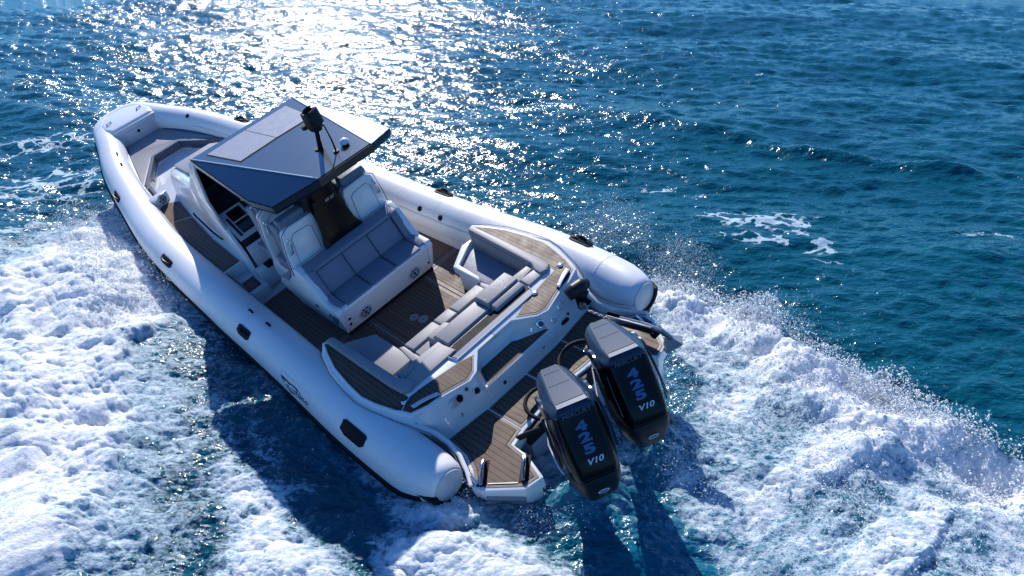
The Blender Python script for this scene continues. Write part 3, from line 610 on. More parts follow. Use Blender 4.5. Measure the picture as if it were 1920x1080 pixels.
# lounge seating
lb = [(2.04, 1.0), (1.84, .665), (1.36, .655), (1.36, -.655), (1.84, -.665), (2.04, -1.0), (2.0, -1.2), (.62, -1.2), (.62, 1.2), (2.0, 1.2)]
lounge = B().prism([(2.02, 1.0), (1.82, .68), (1.33, .67), (1.33, -.67), (1.82, -.68), (2.02, -1.0), (2.0, -1.2), (.62, -1.2), (.62, 1.2), (2.0, 1.2)], -.01, .32).build('lounge_base', M['gel'], bevel=.015)
for s in (1, -1):
    sp_ = [(2.05, .976), (1.833, .666), (1.40, .66), (1.12, .66), (1.12, 1.07), (2.0, 1.10)]
    sp_ = sp_ if s > 0 else mir(sp_)
    if s > 0: B().prism(sp_, .31, .352).build('side_seat_cushion', M['vinyl'], lounge, bevel=.016, seg=3)
    else:
        B().prism([(1.86, -.74), (1.42, -.68), (1.12, -.66), (1.12, -1.07), (1.93, -1.08)], .31, .345).build('side_seat_cushion', M['vinyld'], lounge, bevel=.014, seg=3)
        B().prism([(2.06, -1.0), (1.84, -.64), (1.34, -.64), (1.40, -.70), (1.80, -.72), (1.98, -1.08), (2.03, -1.19)], .29, .40).build('seat_surround', M['gel'], lounge, bevel=.02, seg=3)
        B().add([(2.045, -1.0, .25), (1.86, -.68, .25), (1.86, -.68, .16), (2.045, -1.0, .16)], [[0, 1, 2, 3]]).build('recess_handle', M['navy'], lounge)
    # coaming back rest strips
    bs = [(2.0, 1.195), (1.97, 1.10), (1.2, 1.07), (.80, 1.055), (.70, 1.0), (.58, .98), (.545, 1.08), (.60, 1.165), (.78, 1.185), (1.4, 1.195)]
    bs = bs if s > 0 else mir(bs)
    B().prism(bs, .34, .622).build('side_backrest', M['vinyl'], lounge, bevel=.022, seg=3)
    ip = [(1.90, 1.098 * s, .40), (1.90, 1.098 * s, .56), (.95, 1.058 * s, .56), (.95, 1.058 * s, .40), (1.90, 1.098 * s, .40)]
    B().tube(ip, .004, 4).build('backrest_stitching', M['navy'], lounge)
    # outer aft backrest: low block with a thin folding pad
    B().prism([(.56, .40 * s), (.56, 1.02 * s), (.74, 1.04 * s), (.80, .44 * s)] if s > 0 else [(.56, -.77), (.56, -1.02), (.72, -1.04), (.74, -.78)], .34, .600).build('aft_backrest', M['vinyl'], lounge, bevel=.02, seg=3)
    B().prism([(.70, .42 * s), (.76, 1.02 * s), (.90, 1.02 * s), (.86, .42 * s)] if s > 0 else [(.73, -.76), (.76, -1.06), (.86, -1.07), (.88, -.74)], .34, .575).build('folding_pad', M['vinyl'], lounge, bevel=.014, seg=3)
    B().tube([(.725, (.42 if s > 0 else .78) * s, .592), (.745, 1.03 * s, .592)], .007, 5).build('cushion_seam', M['navy'], lounge)
# seat roll (three segments) and seat
for y0, y1 in ((-.595, -.125), (-.115, .132), (.142, .595)):
    B().side([(1.365, .25), (1.365, .375), (1.18, .392), (1.18, .30)], y0, y1).build('front_roll', M['vinyl'], lounge, bevel=.02, seg=3)
    B().side([(1.178, .30), (1.178, .368), (.80, .368), (.80, .30)], y0, y1).build('bench_cushion', M['vinyl'], lounge, bevel=.014, seg=3)
for s in (1, -1):
    B().prism([(1.36, .60 * s), (1.40, .655 * s), (1.12, .70 * s), (.80, .70 * s), (.80, .60 * s), (1.17, .60 * s)], .30, .362).build('corner_cushion', M['vinyl'], lounge, bevel=.014, seg=3)
# raised folding blocks with pads behind them
for (y0, y1, x0, x1, z, xb) in ((-.755, -.255, .715, .985, .655, .60), (-.245, .405, .70, .99, .600, .585)):
    B().side([(x0, .34), (x0, z), (x1 - .05, z), (x1, z - .06), (x1 + .02, .37), (x1, .34)], y0, y1).build('folding_backrest', M['vinyl'], lounge, bevel=.022, seg=3)
    B().side([(xb, .36), (xb, z - .04), (x0 - .012, z - .02), (x0 - .012, .36)], y0 + .01, y1 - .02).build('headrest_pad', M['vinyl'], lounge, bevel=.02, seg=3)
B().prism([(1.0, .06), (1.0, .40), (1.14, .40), (1.14, .12)], .36, .47).build('folding_pad', M['vinyl'], lounge, bevel=.02, seg=3)
# stowage channel behind the backrest: flat black strip, the recess's shade as colour
B().prism([(.53, .52), (.53, -.76), (.66, -.76), (.66, .43), (.585, .52)], .565, .580).build('channel_shade_strip', M['rubber'], lounge)
B().prism([(.46, .48), (.46, -.72), (.533, -.74), (.533, .50)], .572, .590).build('channel_lid', M['darkblue'], lounge)
B().tube([(.575, .53, .586), (.45, .50, .588), (.45, -.72, .588), (.575, -.76, .586)], .010, 8).build('channel_rim', M['gelgrey'], lounge)

# ------------------------------------------------------------------ swim platform
zp = lambda x, y: .165 + .092 * (.1 - x)
half = [(.085, 1.16), (-.06, 1.165), (-.25, 1.19), (-.43, 1.27), (-.60, 1.395), (-.72, 1.37), (-1.075, 1.115), (-1.125, .905), (-.80, .80), (-.60, .79), (-.55, .57), (-.545, .46), (-.52, .30), (-.52, .0)]
plat = half + [(x, -y) for x, y in half[::-1][1:]]
pf = B().prism(plat, lambda x, y: (-.02 if x > -.3 else zp(x, y) - .16), lambda x, y: zp(x, y) - .004).build('swim_platform', M['gel'], bevel=.010)
B().prism([(-.1, .62), (-.55, .56), (-.55, -.56), (-.1, -.62)], -.55, .0).build('engine_bracket', M['gelgrey'], pf)
for s in (1, -1):
    B().prism([(-.2, .82 * s), (-1.08, .92 * s), (-1.03, 1.08 * s), (-.6, 1.33 * s), (-.2, 1.15 * s)], -.25, .12).build('platform_hull', M['gel'], pf, bevel=.02)
    hp = [(.065, 1.12), (-.08, 1.13), (-.26, 1.155), (-.44, 1.235), (-.60, 1.345), (-.72, 1.325), (-1.045, 1.09), (-1.09, .93), (-.78, .825), (-.555, .80), (-.51, .60), (.01, .60)]
    hp = hp if s > 0 else mir(hp)
    teakpad('platform_teak', hp, lambda x, y: zp(x, y) - .003, pf, m=M['teakp'], border=.035)
    cp = [(.0, .585), (-.50, .585), (-.495, .43), (-.475, .28), (-.475, .01), (-.012, .01)]
    cp = cp if s > 0 else mir(cp)
    teakpad('platform_teak', cp, lambda x, y: zp(x, y) - .003, pf, m=M['teakp'], border=.03)
# boarding ladder handles, cleat and ladder on the port lobe
for (x, y, x2_, y2_) in ((-.50, 1.11, -.67, 1.33), (-.82, .83, -.99, 1.05)):
    z = zp(x, y) + .002; P0 = Vector((x, y, z)); P1 = Vector((x2_, y2_, zp(x2_, y2_) + .002)); D_ = P1 - P0; Q_ = Vector((-D_.y, D_.x, 0)).normalized() * .045
    h = B().tube([P0, P0 + D_ * .06 + Vector((0, 0, .055)), P0 + D_ * .35 + Vector((0, 0, .085)), P0 + D_ * .75 + Vector((0, 0, .06)), P1 + Vector((0, 0, .01)), P1], .020, 10, flat=1.3).build('ladder_handle', M['chrome'], pf)
    B().prism([tuple((P0 - D_ * .08 + Q_)[:2]), tuple((P0 - D_ * .08 - Q_)[:2]), tuple((P1 + D_ * .05 - Q_)[:2]), tuple((P1 + D_ * .05 + Q_)[:2])], lambda a1, b1: zp(a1, b1) + .001, lambda a1, b1: zp(a1, b1) + .007).build('handle_recess', M['rubber'], h)
cl = B()
for dx in (-.05, .05): cl.cyl((-.565 + dx, 1.325 - dx * .3, zp(-.56, 1.3)), (0, 0, 1), .016, .035, 10)
cl.tube([(-.485, 1.305, .245), (-.52, 1.318, .262), (-.61, 1.342, .266), (-.645, 1.350, .255)], .018, 8); cl.build('mooring_cleat', M['chrome'], pf)
for s in (-1,):
    cl = B(); cl.tube([(-.72, -1.22, .26), (-.66, -1.24, .285), (-.56, -1.27, .28), (-.52, -1.29, .25)], .018, 8); cl.build('mooring_cleat', M['chrome'], pf)
B().prism([(-.74, 1.35), (-1.06, 1.12), (-1.09, 1.16), (-.77, 1.39)], .12, .15).build('boarding_ladder', M['steel'], pf)
B().prism([(-.71, 1.275), (-.96, 1.095), (-.967, 1.105), (-.717, 1.285)], lambda x, y: zp(x, y), lambda x, y: zp(x, y) + .008).build('ladder_hinge_strip', M['steel'], pf)
# hose loops over the platform in front of the engines
def arc3(cx, cy, r, a0, a1, z, k=1.0, n=16): return [(cx + r * k * math.cos(math.radians(lerp(a0, a1, i / n))), cy + r * math.sin(math.radians(lerp(a0, a1, i / n))), z + .035 * math.sin(math.pi * i / n)) for i in range(n + 1)]
B().tube(arc3(-.50, -.46, .30, 95, -45, .27, .95), .026, 10).build('rigging_hose', M['rubber'], pf)
B().tube(arc3(-.52, .22, .22, 120, -60, .27, .9), .022, 10).build('rigging_hose', M['rubber'], pf)
B().tube([(-.55, .70, .2), (-.62, .62, .24), (-.70, .50, .26)], .03, 8).build('rigging_hose', M['rubber'], pf)
B().box(-.60, -.54, -.60, .60, .0, .19).build('bracket_face', M['satin'], pf)

# ------------------------------------------------------------------ outboard engines
YAW, TIL = math.radians(26.84), math.radians(18.94)
eu = Vector((-math.cos(YAW), math.sin(YAW), 0)); ev = Vector((math.sin(YAW), math.cos(YAW), 0)); ew = Vector((0, 0, 1))
eU = eu * math.cos(TIL) + ew * math.sin(TIL); eW = ew * math.cos(TIL) - eu * math.sin(TIL)
EO = Vector((-.902, .352, 1.198))
def E_(u_, v_, w_): return EO + eU * u_ + ev * v_ + eW * w_
def ering(w_, u0, u1, wf, wm, wa, we, slope=0.0):
    L_ = u1 - u0; P_ = [(u0, wf), (u0 + .12 * L_, lerp(wf, wm, .65)), (u0 + .35 * L_, wm), (u0 + .72 * L_, wa), (u1 - .07 * L_, lerp(wa, we, .5)), (u1, we)]
    P_ = P_ + [(u_, -v_) for u_, v_ in P_[::-1]]
    return [E_(u_, v_, w_ + slope * (u_ - .4)) for u_, v_ in P_]
body = [ering(-.045, .0, .795, .10, .17, .225, .165), ering(-.10, -.015, .81, .11, .19, .24, .165), ering(-.25, -.03, .865, .12, .21, .25, .16), ering(-.42, -.03, .935, .12, .22, .255, .155), ering(-.55, -.02, .975, .12, .225, .255, .155), ering(-.62, .0, .985, .12, .22, .25, .16), ering(-.75, .03, .955, .12, .21, .23, .15), ering(-.90, .06, .87, .11, .18, .19, .12), ering(-1.02, .10, .74, .09, .13, .13, .08)]
def make_engine():
    o = B().loft(body).build('outboard_engine', M['enginel'], boat, bevel=.028, seg=3, smooth=50)
    # crown
    cr_ = B().loft([ering(-.10, -.02, .79, .11, .195, .243, .168), ering(-.05, -.018, .80, .112, .19, .235, .168), ering(-.012, .01, .785, .10, .15, .175, .15), ering(.004, .03, .775, .085, .12, .15, .14)]).build('cowl_crown', M['crown'], o, bevel=.014, seg=3, smooth=40)
    # centre panels on the crown
    def cpan(u0, u1, w0, w1, name, m, z=.0045, th=.006):
        P4 = [E_(u0, w0, z), E_(u1, w1, z), E_(u1, -w1, z), E_(u0, -w0, z)]
        return B().loft([P4, [p + eW * th for p in P4]]).build(name, m, o, smooth=0)
    cpan(.02, .765, .075, .142, 'crown_joint', M['satin'], .003, .003)
    cpan(.03, .145, .070, .081, 'crown_panel', M['crown']); cpan(.153, .38, .082, .103, 'crown_panel', M['crown']); cpan(.388, .69, .104, .131, 'crown_panel', M['crown']); cpan(.702, .772, .133, .139, 'crown_glint_strip', M['edge'])  # last strip is the aft glint, put into a lighter colour
    # dark cut-outs on the crown flanks
    for s in (1, -1):
        a_ = [(.24, .236, -.104), (.40, .240, -.050), (.46, .234, -.036), (.62, .238, -.044), (.70, .243, -.10), (.60, .252, -.13), (.25, .240, -.13)]
        B().loft([[E_(u_, v_ * s, w_) for u_, v_, w_ in a_], [E_(u_, (v_ - .03) * s, w_) for u_, v_, w_ in a_]]).build('crown_cutout', M['black'], o)
        # side ribs and lower trim
        g = B()
        for k, (t0, t1) in enumerate(((.0, .06), )):
            g.tube([E_(.55, .262 * s, -.16), E_(.68, .272 * s, -.35), E_(.80, .262 * s, -.53)], .012, 6)
        g.tube([E_(.80, .22 * s, -.14), E_(.87, .225 * s, -.30), E_(.94, .215 * s, -.50)], .008, 6)
        g.build('cowl_rib', M['black'], o)
        B().tube([E_(.0, .17 * s, -.46), E_(.30, .262 * s, -.60), E_(.56, .262 * s, -.70), E_(.66, .25 * s, -.70)], .008, 6).build('trim_strip', M['letters'], o)
    # back plate
    def bk(v_, w_): # back face point
        u_ = float(np.interp(-w_, [.045, .10, .25, .42, .55, .62], [.795, .81, .865, .935, .975, .985])); return E_(u_, v_, w_)
    pl = [bk(.150, -.055), bk(-.150, -.055), bk(-.150, -.25), bk(-.145, -.42), bk(-.140, -.60), bk(.140, -.60), bk(.145, -.42), bk(.150, -.25)]
    bn = (eU * math.cos(.35) + eW * math.sin(.35))
    up = (bk(0, -.1) - bk(0, -.5)).normalized(); rt = -ev
    nn_ = rt.cross(up)
    for body_, size, c, m, bd, sx, sy, sh in (('MERCURY', .062, bk(0, -.072), M['letterd'], .001, .95, .8, .2), ('4', .165, bk(.0, -.185), M['blue'], .009, 1.15, .66, 0), ('2', .165, bk(.0, -.278), M['blue'], .009, 1.25, .66, 0), ('5', .165, bk(.0, -.372), M['blue'], .009, 1.25, .66, 0), ('V10', .085, bk(-.005, -.475), M['letters'], .002, 1.1, .8, .3)):
        place_text('cowl_lettering', body_, size, c, rt, up, m, o, shear=sh, bold=bd, lift=.010, sx=sx, sy=sy)
    # lower cowling seams and badge
    B().tube([bk(.155, -.615), bk(-.155, -.615)], .004, 5).build('cowl_joint', M['enginem'], o)
    lowr = B().loft([ering(-.63, .0, .99, .125, .222, .253, .165), ering(-.75, .025, .965, .125, .215, .236, .155), ering(-.90, .05, .885, .115, .185, .196, .125), ering(-1.03, .09, .75, .095, .135, .137, .085)]).build('lower_cowl', M['enginem'], o, bevel=.03, seg=3, smooth=50)
    rg = [E_(.955, 0, -.80) + ev * .05 * math.cos(k * .524) + (eW * .9 + eU * .45).normalized() * .022 * math.sin(k * .524) for k in range(13)]
    B().tube([p + eU * .0 for p in rg], .006, 5).build('round_badge', M['letters'], o)
    # midsection, anticavitation plate, gearcase
    B().loft([[E_(.08, .08, -.95), E_(.32, .09, -.95), E_(.42, 0, -.95), E_(.32, -.09, -.95), E_(.08, -.08, -.95)], [E_(-.22, .06, -1.4), E_(-.02, .07, -1.4), E_(.06, 0, -1.4), E_(-.02, -.07, -1.4), E_(-.22, -.06, -1.4)], [E_(-.35, .03, -1.7), E_(-.18, .035, -1.7), E_(-.1, 0, -1.7), E_(-.18, -.035, -1.7), E_(-.35, -.03, -1.7)]]).build('midsection', M['enginem'], o, bevel=.01)
    B().loft([[E_(.15, .15, -1.0), E_(.15, -.15, -1.0), E_(-.15, -.12, -1.0), E_(-.15, .12, -1.0)], [E_(.12, .12, -.55), E_(.12, -.12, -.55), E_(-.12, -.1, -.55), E_(-.12, .1, -.55)]]).build('mounting_clamp', M['satin'], o, bevel=.01)
    B().tube([E_(-.01, .0, -.20), E_(-.12, .02, -.42), E_(-.16, .04, -.60), E_(-.2, .05, -.75)], .04, 8).build('rigging_tube', M['rubber'], o)
    return o
eng = make_engine()
e2 = eng.copy(); COL.objects.link(e2); e2.parent = boat; e2.location = (0, -.70, 0)
for ch in list(eng.children):
    c = ch.copy(); COL.objects.link(c); c.parent = e2

# ------------------------------------------------------------------ hardtop
ttf, ttm, tta, ttc = (4.66, .828, 1.995), (3.003, .899, 2.13), (2.542, .843, 2.175), (2.203, .367, 2.301)
def m_(p): return (p[0], -p[1], p[2])
ft = (4.68, .80, 2.03)
ttop = B()
V = [ft, ttc, m_(ttc), m_(ft), (4.70, .80, 2.0), ttm, tta, m_(ttm), m_(tta)]
top = raw('hardtop', [ft, ttc, m_(ttc), m_(ft), (4.66, .80, 1.93), (4.66, -.80, 1.93), (2.23, .36, 2.21), (2.23, -.36, 2.21)], [[0, 1, 2, 3], [0, 3, 5, 4], [1, 6, 7, 2], [0, 4, 6, 1], [3, 2, 7, 5], [4, 5, 7, 6]], M['top'], boat, smooth=0, bevel=.006)
for s in (1, -1):
    f = (lambda p: p) if s > 0 else m_
    a0, a1, a2, a3 = (4.69, .803, 2.028), (3.0, .905, 2.075), (2.54, .85, 2.12), (2.19, .372, 2.30)
    dn_ = [(x, y, z - .10) for x, y, z in (a0, a1, a2, a3)]
    VV = [f(p) for p in (a0, a1, a2, a3)] + [f(p) for p in dn_]
    raw('hardtop_flank', VV, [[0, 1, 2, 3]] + [[4, 5, 6, 7]] + [[0, 3, 7, 4]], M['flank'] if s > 0 else M['side'], top, smooth=0, merge=0)  # one paint on both flanks; bright and dark reflections coloured in per side
    # fascia strip round the edge
    raw('hardtop_fascia', [f(p) for p in ((4.70, .812, 2.022), (3.0, .915, 2.069), (2.535, .860, 2.114), (2.18, .372, 2.294), (4.69, .80, 1.93), (3.0, .895, 1.97), (2.55, .84, 2.01), (2.20, .37, 2.19))], [[0, 1, 5, 4], [1, 2, 6, 5], [2, 3, 7, 6]], M['fascia'], top, smooth=0)
    B().tube([f((4.69, .803, 2.036)), f((2.20, .368, 2.304))], .008, 6).build('crease_trim', M['side'], top)
raw('rear_fascia', [(2.18, .374, 2.294), (2.18, -.374, 2.294), (2.20, -.374, 2.19), (2.20, .374, 2.19), (2.26, .36, 2.28), (2.26, -.36, 2.28), (2.26, -.36, 2.19), (2.26, .36, 2.19)], [[0, 1, 2, 3], [4, 5, 6, 7], [0, 1, 5, 4], [3, 2, 6, 7]], M['fascia'], top, smooth=0)
raw('headliner', [(4.66, .80, 1.925), (3.0, .89, 1.965), (2.55, .835, 2.005), (2.20, .37, 2.185), (2.20, -.37, 2.185), (2.55, -.835, 2.005), (3.0, -.89, 1.965), (4.66, -.80, 1.925)], [list(range(8))], M['satin'], top, smooth=0)
zt = lambda x, y: 2.03 + (4.68 - x) * (.271 / 2.477) + .004
for pl in ([(4.50, .63), (3.74, .535), (3.765, -.0), (4.525, .045)], [(4.525, .035), (3.765, -.01), (3.75, -.535), (4.51, -.60)]):
    sheet('sunroof_joint', inset(pl, -.012), lambda x, y: zt(x, y) - .002, M['rubber'], top, .003)
    sheet('sunroof_panel', pl, zt, M['panel'], top, .006)
# mast with radar drum, all-round light, antenna and satellite dome
ms = B().tube([(2.80, -.06, 2.22), (2.74, -.055, 2.38), (2.66, -.055, 2.60)], [.035, .028, .026], 12).build('mast', M['satin'], top)
B().cyl((2.82, -.05, 2.22), (.1, 0, 1), .05, .03, 14).build('mast_hinge', M['satin'], ms)
B().tube([(2.62, -.03, 2.60), (2.60, -.03, 2.65), (2.63, -.03, 2.80), (2.65, -.03, 2.82)], [.085, .105, .10, .06], 20).build('horn_drum', M['satin'], ms)
B().cyl((2.70, .055, 2.60), (0, .1, 1), .036, .05, 14).build('masthead_light', M['enginem'], ms)
B().tube([(2.50, -.09, 2.25), (2.52, -.10, 2.42), (2.57, -.10, 2.66)], [.012, .010, .007], 8).build('antenna', M['satin'], ms)
B().cyl((2.50, -.09, 2.255), (0, 0, 1), .035, .035, 12).build('antenna_base', M['satin'], ms)
B().cyl((2.52, -.235, 2.265), (0, 0, 1), .045, .03, 20, .05).build('dome_base', M['satin'], ms)
B().loft([[(2.52 + r_ * math.cos(k * .314), -.235 + r_ * math.sin(k * .314), 2.295 + z_) for k in range(20)] for r_, z_ in ((.052, 0), (.054, .02), (.046, .04), (.025, .055), (.002, .06))]).build('satellite_dome', M['gel'], ms)

# ------------------------------------------------------------------ anchor on its roller, with chain
anchor = bpy.data.objects.new('anchor', None); COL.objects.link(anchor); anchor.matrix_world = MB @ Matrix.Translation((-.75, -1.05, .32))
tag(anchor, 'dark steel anchor lying on its roller over the starboard stern platform', 'anchor')
def A_(x, y, z): return (x + .75, y + 1.05, z - .32)
B().add([A_(*p) for p in ((-.30, -1.03, .30), (-.30, -1.10, .30), (-.95, -1.14, .40), (-.95, -1.05, .40), (-.30, -1.03, .36), (-.30, -1.10, .36), (-.95, -1.14, .47), (-.95, -1.05, .47))], [[0, 1, 2, 3], [0, 1, 5, 4], [1, 2, 6, 5], [0, 3, 7, 4]]).build('anchor_roller_channel', M['enginem'], anchor)
B().tube([A_(-.32, -1.035, .36), A_(-.95, -1.06, .50)], .012, 8).build('channel_rail', M['steel'], anchor)
B().tube([A_(-.50, -1.07, .39), A_(-.85, -1.09, .455), A_(-1.05, -1.10, .47), A_(-1.15, -1.12, .40)], [.022, .028, .030, .026], 8, flat=1.3).build('shank', M['steel'], anchor)
raw('fluke', [A_(*p) for p in ((-1.08, -1.12, .42), (-1.16, -1.00, .28), (-1.30, -1.12, .40), (-1.20, -1.24, .36), (-1.02, -1.10, .20), (-1.24, -1.13, .30))], [[0, 1, 4], [0, 1, 2], [0, 3, 4], [0, 2, 3], [1, 5, 4], [3, 5, 4], [1, 2, 5], [2, 3, 5]], M['steel'], anchor, smooth=0)
B().cyl(A_(-.98, -1.16, .42), (0, 1, 0), .04, .13, 12).build('roller', M['rubber'], anchor)
ch = B(); n = 20
for i in range(n):
    t = i / (n - 1); p = Vector(A_(lerp(-.13, -.72, t), lerp(-.97, -1.06, t), lerp(.40, .43, t) - .04 * math.sin(math.pi * t))); d = Vector((-.6, -.09, .03)).normalized(); s1 = Vector((0, 1, 0)) if i % 2 else Vector((0, 0, 1))
    ch.tube([p + d * .022 * math.cos(k * .785) + s1 * .012 * math.sin(k * .785) for k in range(9)], .0045, 5)
ch.build('chain', M['steel'], anchor)

#WATER
# ------------------------------------------------------------------ sea
def fft_tile(N, size, lo, hi, slope, wind, spread, power, seed):
    """periodic height tile: random waves between wavelengths lo..hi, rms slope = slope; returns height and crest-squeeze offsets"""
    r_ = np.random.default_rng(seed); k = np.fft.fftfreq(N, size / N) * 2 * np.pi
    KX, KY = np.meshgrid(k, k, indexing='ij'); K_ = np.hypot(KX, KY); K_[0, 0] = 1
    lam = 2 * np.pi / K_; band = ((lam > lo) & (lam < hi)).astype(float)
    cosw = (KX * wind[0] + KY * wind[1]) / K_
    A = K_ ** (-power) * band * (spread + (1 - spread) * cosw ** 2)
    ph = r_.normal(size=(N, N)) + 1j * r_.normal(size=(N, N)); H = A * ph
    h = np.fft.ifft2(H).real; gx = np.fft.ifft2(1j * KX * H).real; gy = np.fft.ifft2(1j * KY * H).real
    s_ = slope / math.sqrt((gx ** 2 + gy ** 2).mean()); dx = np.fft.ifft2(1j * KX / K_ * H).real; dy = np.fft.ifft2(1j * KY / K_ * H).real
    return [a_ * s_ for a_ in (h, dx, dy)], size, N
def samp(a_, size, N, x, y):
    u_ = (x / size) % 1 * N; v_ = (y / size) % 1 * N; i = np.floor(u_).astype(int); j = np.floor(v_).astype(int); fu = u_ - i; fv = v_ - j
    i %= N; j %= N; i1 = (i + 1) % N; j1 = (j + 1) % N
    return (a_[i, j] * (1 - fu) + a_[i1, j] * fu) * (1 - fv) + (a_[i, j1] * (1 - fu) + a_[i1, j1] * fu) * fv
def polydist(x, y, P_):
    """signed distance, positive inside"""
    P_ = np.array(P_, float); n = len(P_); d = np.full(x.shape, 1e9); ins = np.zeros(x.shape, bool)
    for i in range(n):
        a_, b_ = P_[i], P_[(i + 1) % n]; e_ = b_ - a_; wx, wy = x - a_[0], y - a_[1]
        t = np.clip((wx * e_[0] + wy * e_[1]) / (e_ @ e_), 0, 1); d = np.minimum(d, (wx - e_[0] * t) ** 2 + (wy - e_[1] * t) ** 2)
        c = ((a_[1] > y) != (b_[1] > y)) & (x < (b_[0] - a_[0]) * (y - a_[1]) / (b_[1] - a_[1] + 1e-12) + a_[0]); ins ^= c
    d = np.sqrt(d); return np.where(ins, d, -d)
def linedist(x, y, P_):
    d = np.full(x.shape, 1e9); tt = np.zeros(x.shape); sd = np.zeros(x.shape); P_ = np.array(P_, float); n = len(P_) - 1
    for i in range(n):
        a_, b_ = P_[i], P_[i + 1]; e_ = b_ - a_; wx, wy = x - a_[0], y - a_[1]
        t = np.clip((wx * e_[0] + wy * e_[1]) / (e_ @ e_), 0, 1); q = np.hypot(wx - e_[0] * t, wy - e_[1] * t); m = q < d
        d = np.where(m, q, d); tt = np.where(m, (i + t) / n, tt); sd = np.where(m, np.sign(e_[0] * wy - e_[1] * wx), sd)
    return d, tt, sd
def ss(x, a_, b_): t = np.clip((x - a_) / (b_ - a_), 0, 1); return t * t * (3 - 2 * t)
cx, cy = cam.location.x, cam.location.y
dense = np.radians(np.linspace(-37.5, 37.5, 1150)); th = np.concatenate([np.radians(np.linspace(-180, -38.5, 70)), dense, np.radians(np.linspace(38.5, 180, 70))])
dep = np.radians(np.linspace(50.5, 8.2, 760)); rd = CAM_H / np.tan(dep)
rr_ = np.concatenate([np.linspace(.4, rd[0] * .97, 14), rd, rd[-1] * np.geomspace(1.02, 160, 60)])
TH, RR = np.meshgrid(th, rr_, indexing='ij'); X = cx + RR * np.sin(TH); Y = cy + RR * np.cos(TH); KS = .954
Xr, Yr = X, Y; X = cx + (X - cx) / KS; Y = cy + (Y - cy) / KS      # wake plan is drawn at 1 : .954
T1 = fft_tile(1024, 47.0, 1.2, 9, .085, (.2, .98), .08, 2.2, 3)
T2 = fft_tile(1024, 13.0, .18, 1.0, .19, (.1, .99), .12, 2.0, 5)
T3 = fft_tile(1024, 4.1, .035, .26, .18, (0, 1), .4, 2.0, 8)
TB = fft_tile(1024, 5.3, .03, .55, .60, (.3, .95), .35, 1.95, 21)      # churned foam lumps
TN = fft_tile(1024, 9.1, .05, 3.0, 1.0, (0, 1), 1.0, 2.0, 22)       # mask noise
def nz(x, y): v = samp(TN[0][0], TN[1], TN[2], x, y); return v / TN[0][0].std()
# calm patches keep the sea from looking uniform
# warp coordinates so the edges of the foam are ragged
n1 = nz(X * .55, Y * .55); n2 = nz(Y * .8 + 3.1, X * .8 + 1.7); n3 = nz(X * 1.9 + .3, Y * 1.9 + 2.2)
WX = X + .16 * n1; WY = Y + .16 * n2
F1 = [(-7.4, 7.0), (-7.95, 6.1), (-8.3, 4.9), (-8.9, 4.0), (-9.5, 1.5), (-8.5, -3), (-3.86, -3), (-3.79, -1.31), (-4.01, -.12), (-4.2, 1.16), (-4.7, 2.5), (-5.4, 3.81), (-6.3, 5.6)]
F2 = [(-3.66, .30), (-2.85, -.67), (-2.24, -1.31), (-1.6, -1.75), (-1.2, -3), (-3.34, -3), (-3.30, -1.31), (-3.57, -.67)]
F3 = [(-3.75, .47), (-3.33, .58), (-2.53, -.40), (-1.9, -1.15), (-2.34, -1.5), (-3.17, -.49)]
F4 = [(1.55, 3.70), (2.47, 3.02), (3.08, 2.35), (3.58, 1.60), (4.12, .82), (4.62, -.02), (5.24, -.88), (7.9, -3.5), (1.60, -3.2), (1.52, -1.46), (1.46, -.67), (1.51, -.12), (1.70, 1.16), (1.55, 1.93)]
F5 = [(-.95, -1.25), (-.52, -1.0), (.05, -1.22), (.9, -3), (-1.55, -3), (-1.42, -1.74)]
A1 = [(-2.59, 1.1), (-1.9, -.4), (-.9, -1.3), (.14, -1.5), (1.4, -1.0), (1.9, 2.5), (.5, 3.5), (-1, 2)]
A2 = [(.1, -1.0), (1.3, 0), (2.2, 2.3), (3.6, 1.6), (3.2, .1), (1.9, -3), (.0, -3)]
foam = np.zeros(X.shape); near = RR < 26
d1 = polydist(WX, WY, F1); d2 = polydist(WX, WY, F2); d3 = polydist(WX, WY, F3); d4 = polydist(WX, WY, F4); d5 = polydist(WX, WY, F5)
a1 = polydist(WX, WY, A1); a2 = polydist(WX, WY, A2)
f1 = np.maximum(ss(d1, .0, .9) * .96, ss(d1, -1.5, .5) * .56); f1 = f1 * (1 - .20 * ss(n1 * .6 + n3 * .6 + n2 * .3, -.2, 1.5)); f2 = ss(d2, -.25, .5) * .84; f3 = ss(d3, -.15, .45) * .52; f5 = ss(d5, -.15, .45) * .86
f4 = ss(d4, -.06, .30)
# inside the starboard wake: thinner foam away from the crest, streaked along its run
crest = [(1.2, 4.1), (1.87, 3.45), (2.45, 2.92), (3.05, 2.25), (3.55, 1.5), (4.08, .72), (4.58, -.12), (5.2, -.98), (7.8, -3.7)]
dc, tc_, sc = linedist(WX, WY, crest)
fx = nz(X * .5 + Y * .45, (Y - X) * 1.6)      # streaks drawn out along the run of the wake
f4 = f4 * (1 - .20 * ss(dc, .35, 1.0)) * (1 - .36 * ss(dc, .35, 1.3) * ss(fx * .9 + n1 * .4 + n3 * .2, -1.1, .8)) * (1 - .10 * ss(dc, 1.3, 2.6))
foam = np.maximum.reduce([f1, f2, f3, f4, f5])
# worn holes in the port foam
foam -= .22 * ss(n2 * .7 + n1 * .5, .9, 2.0) * (f1 > .5)
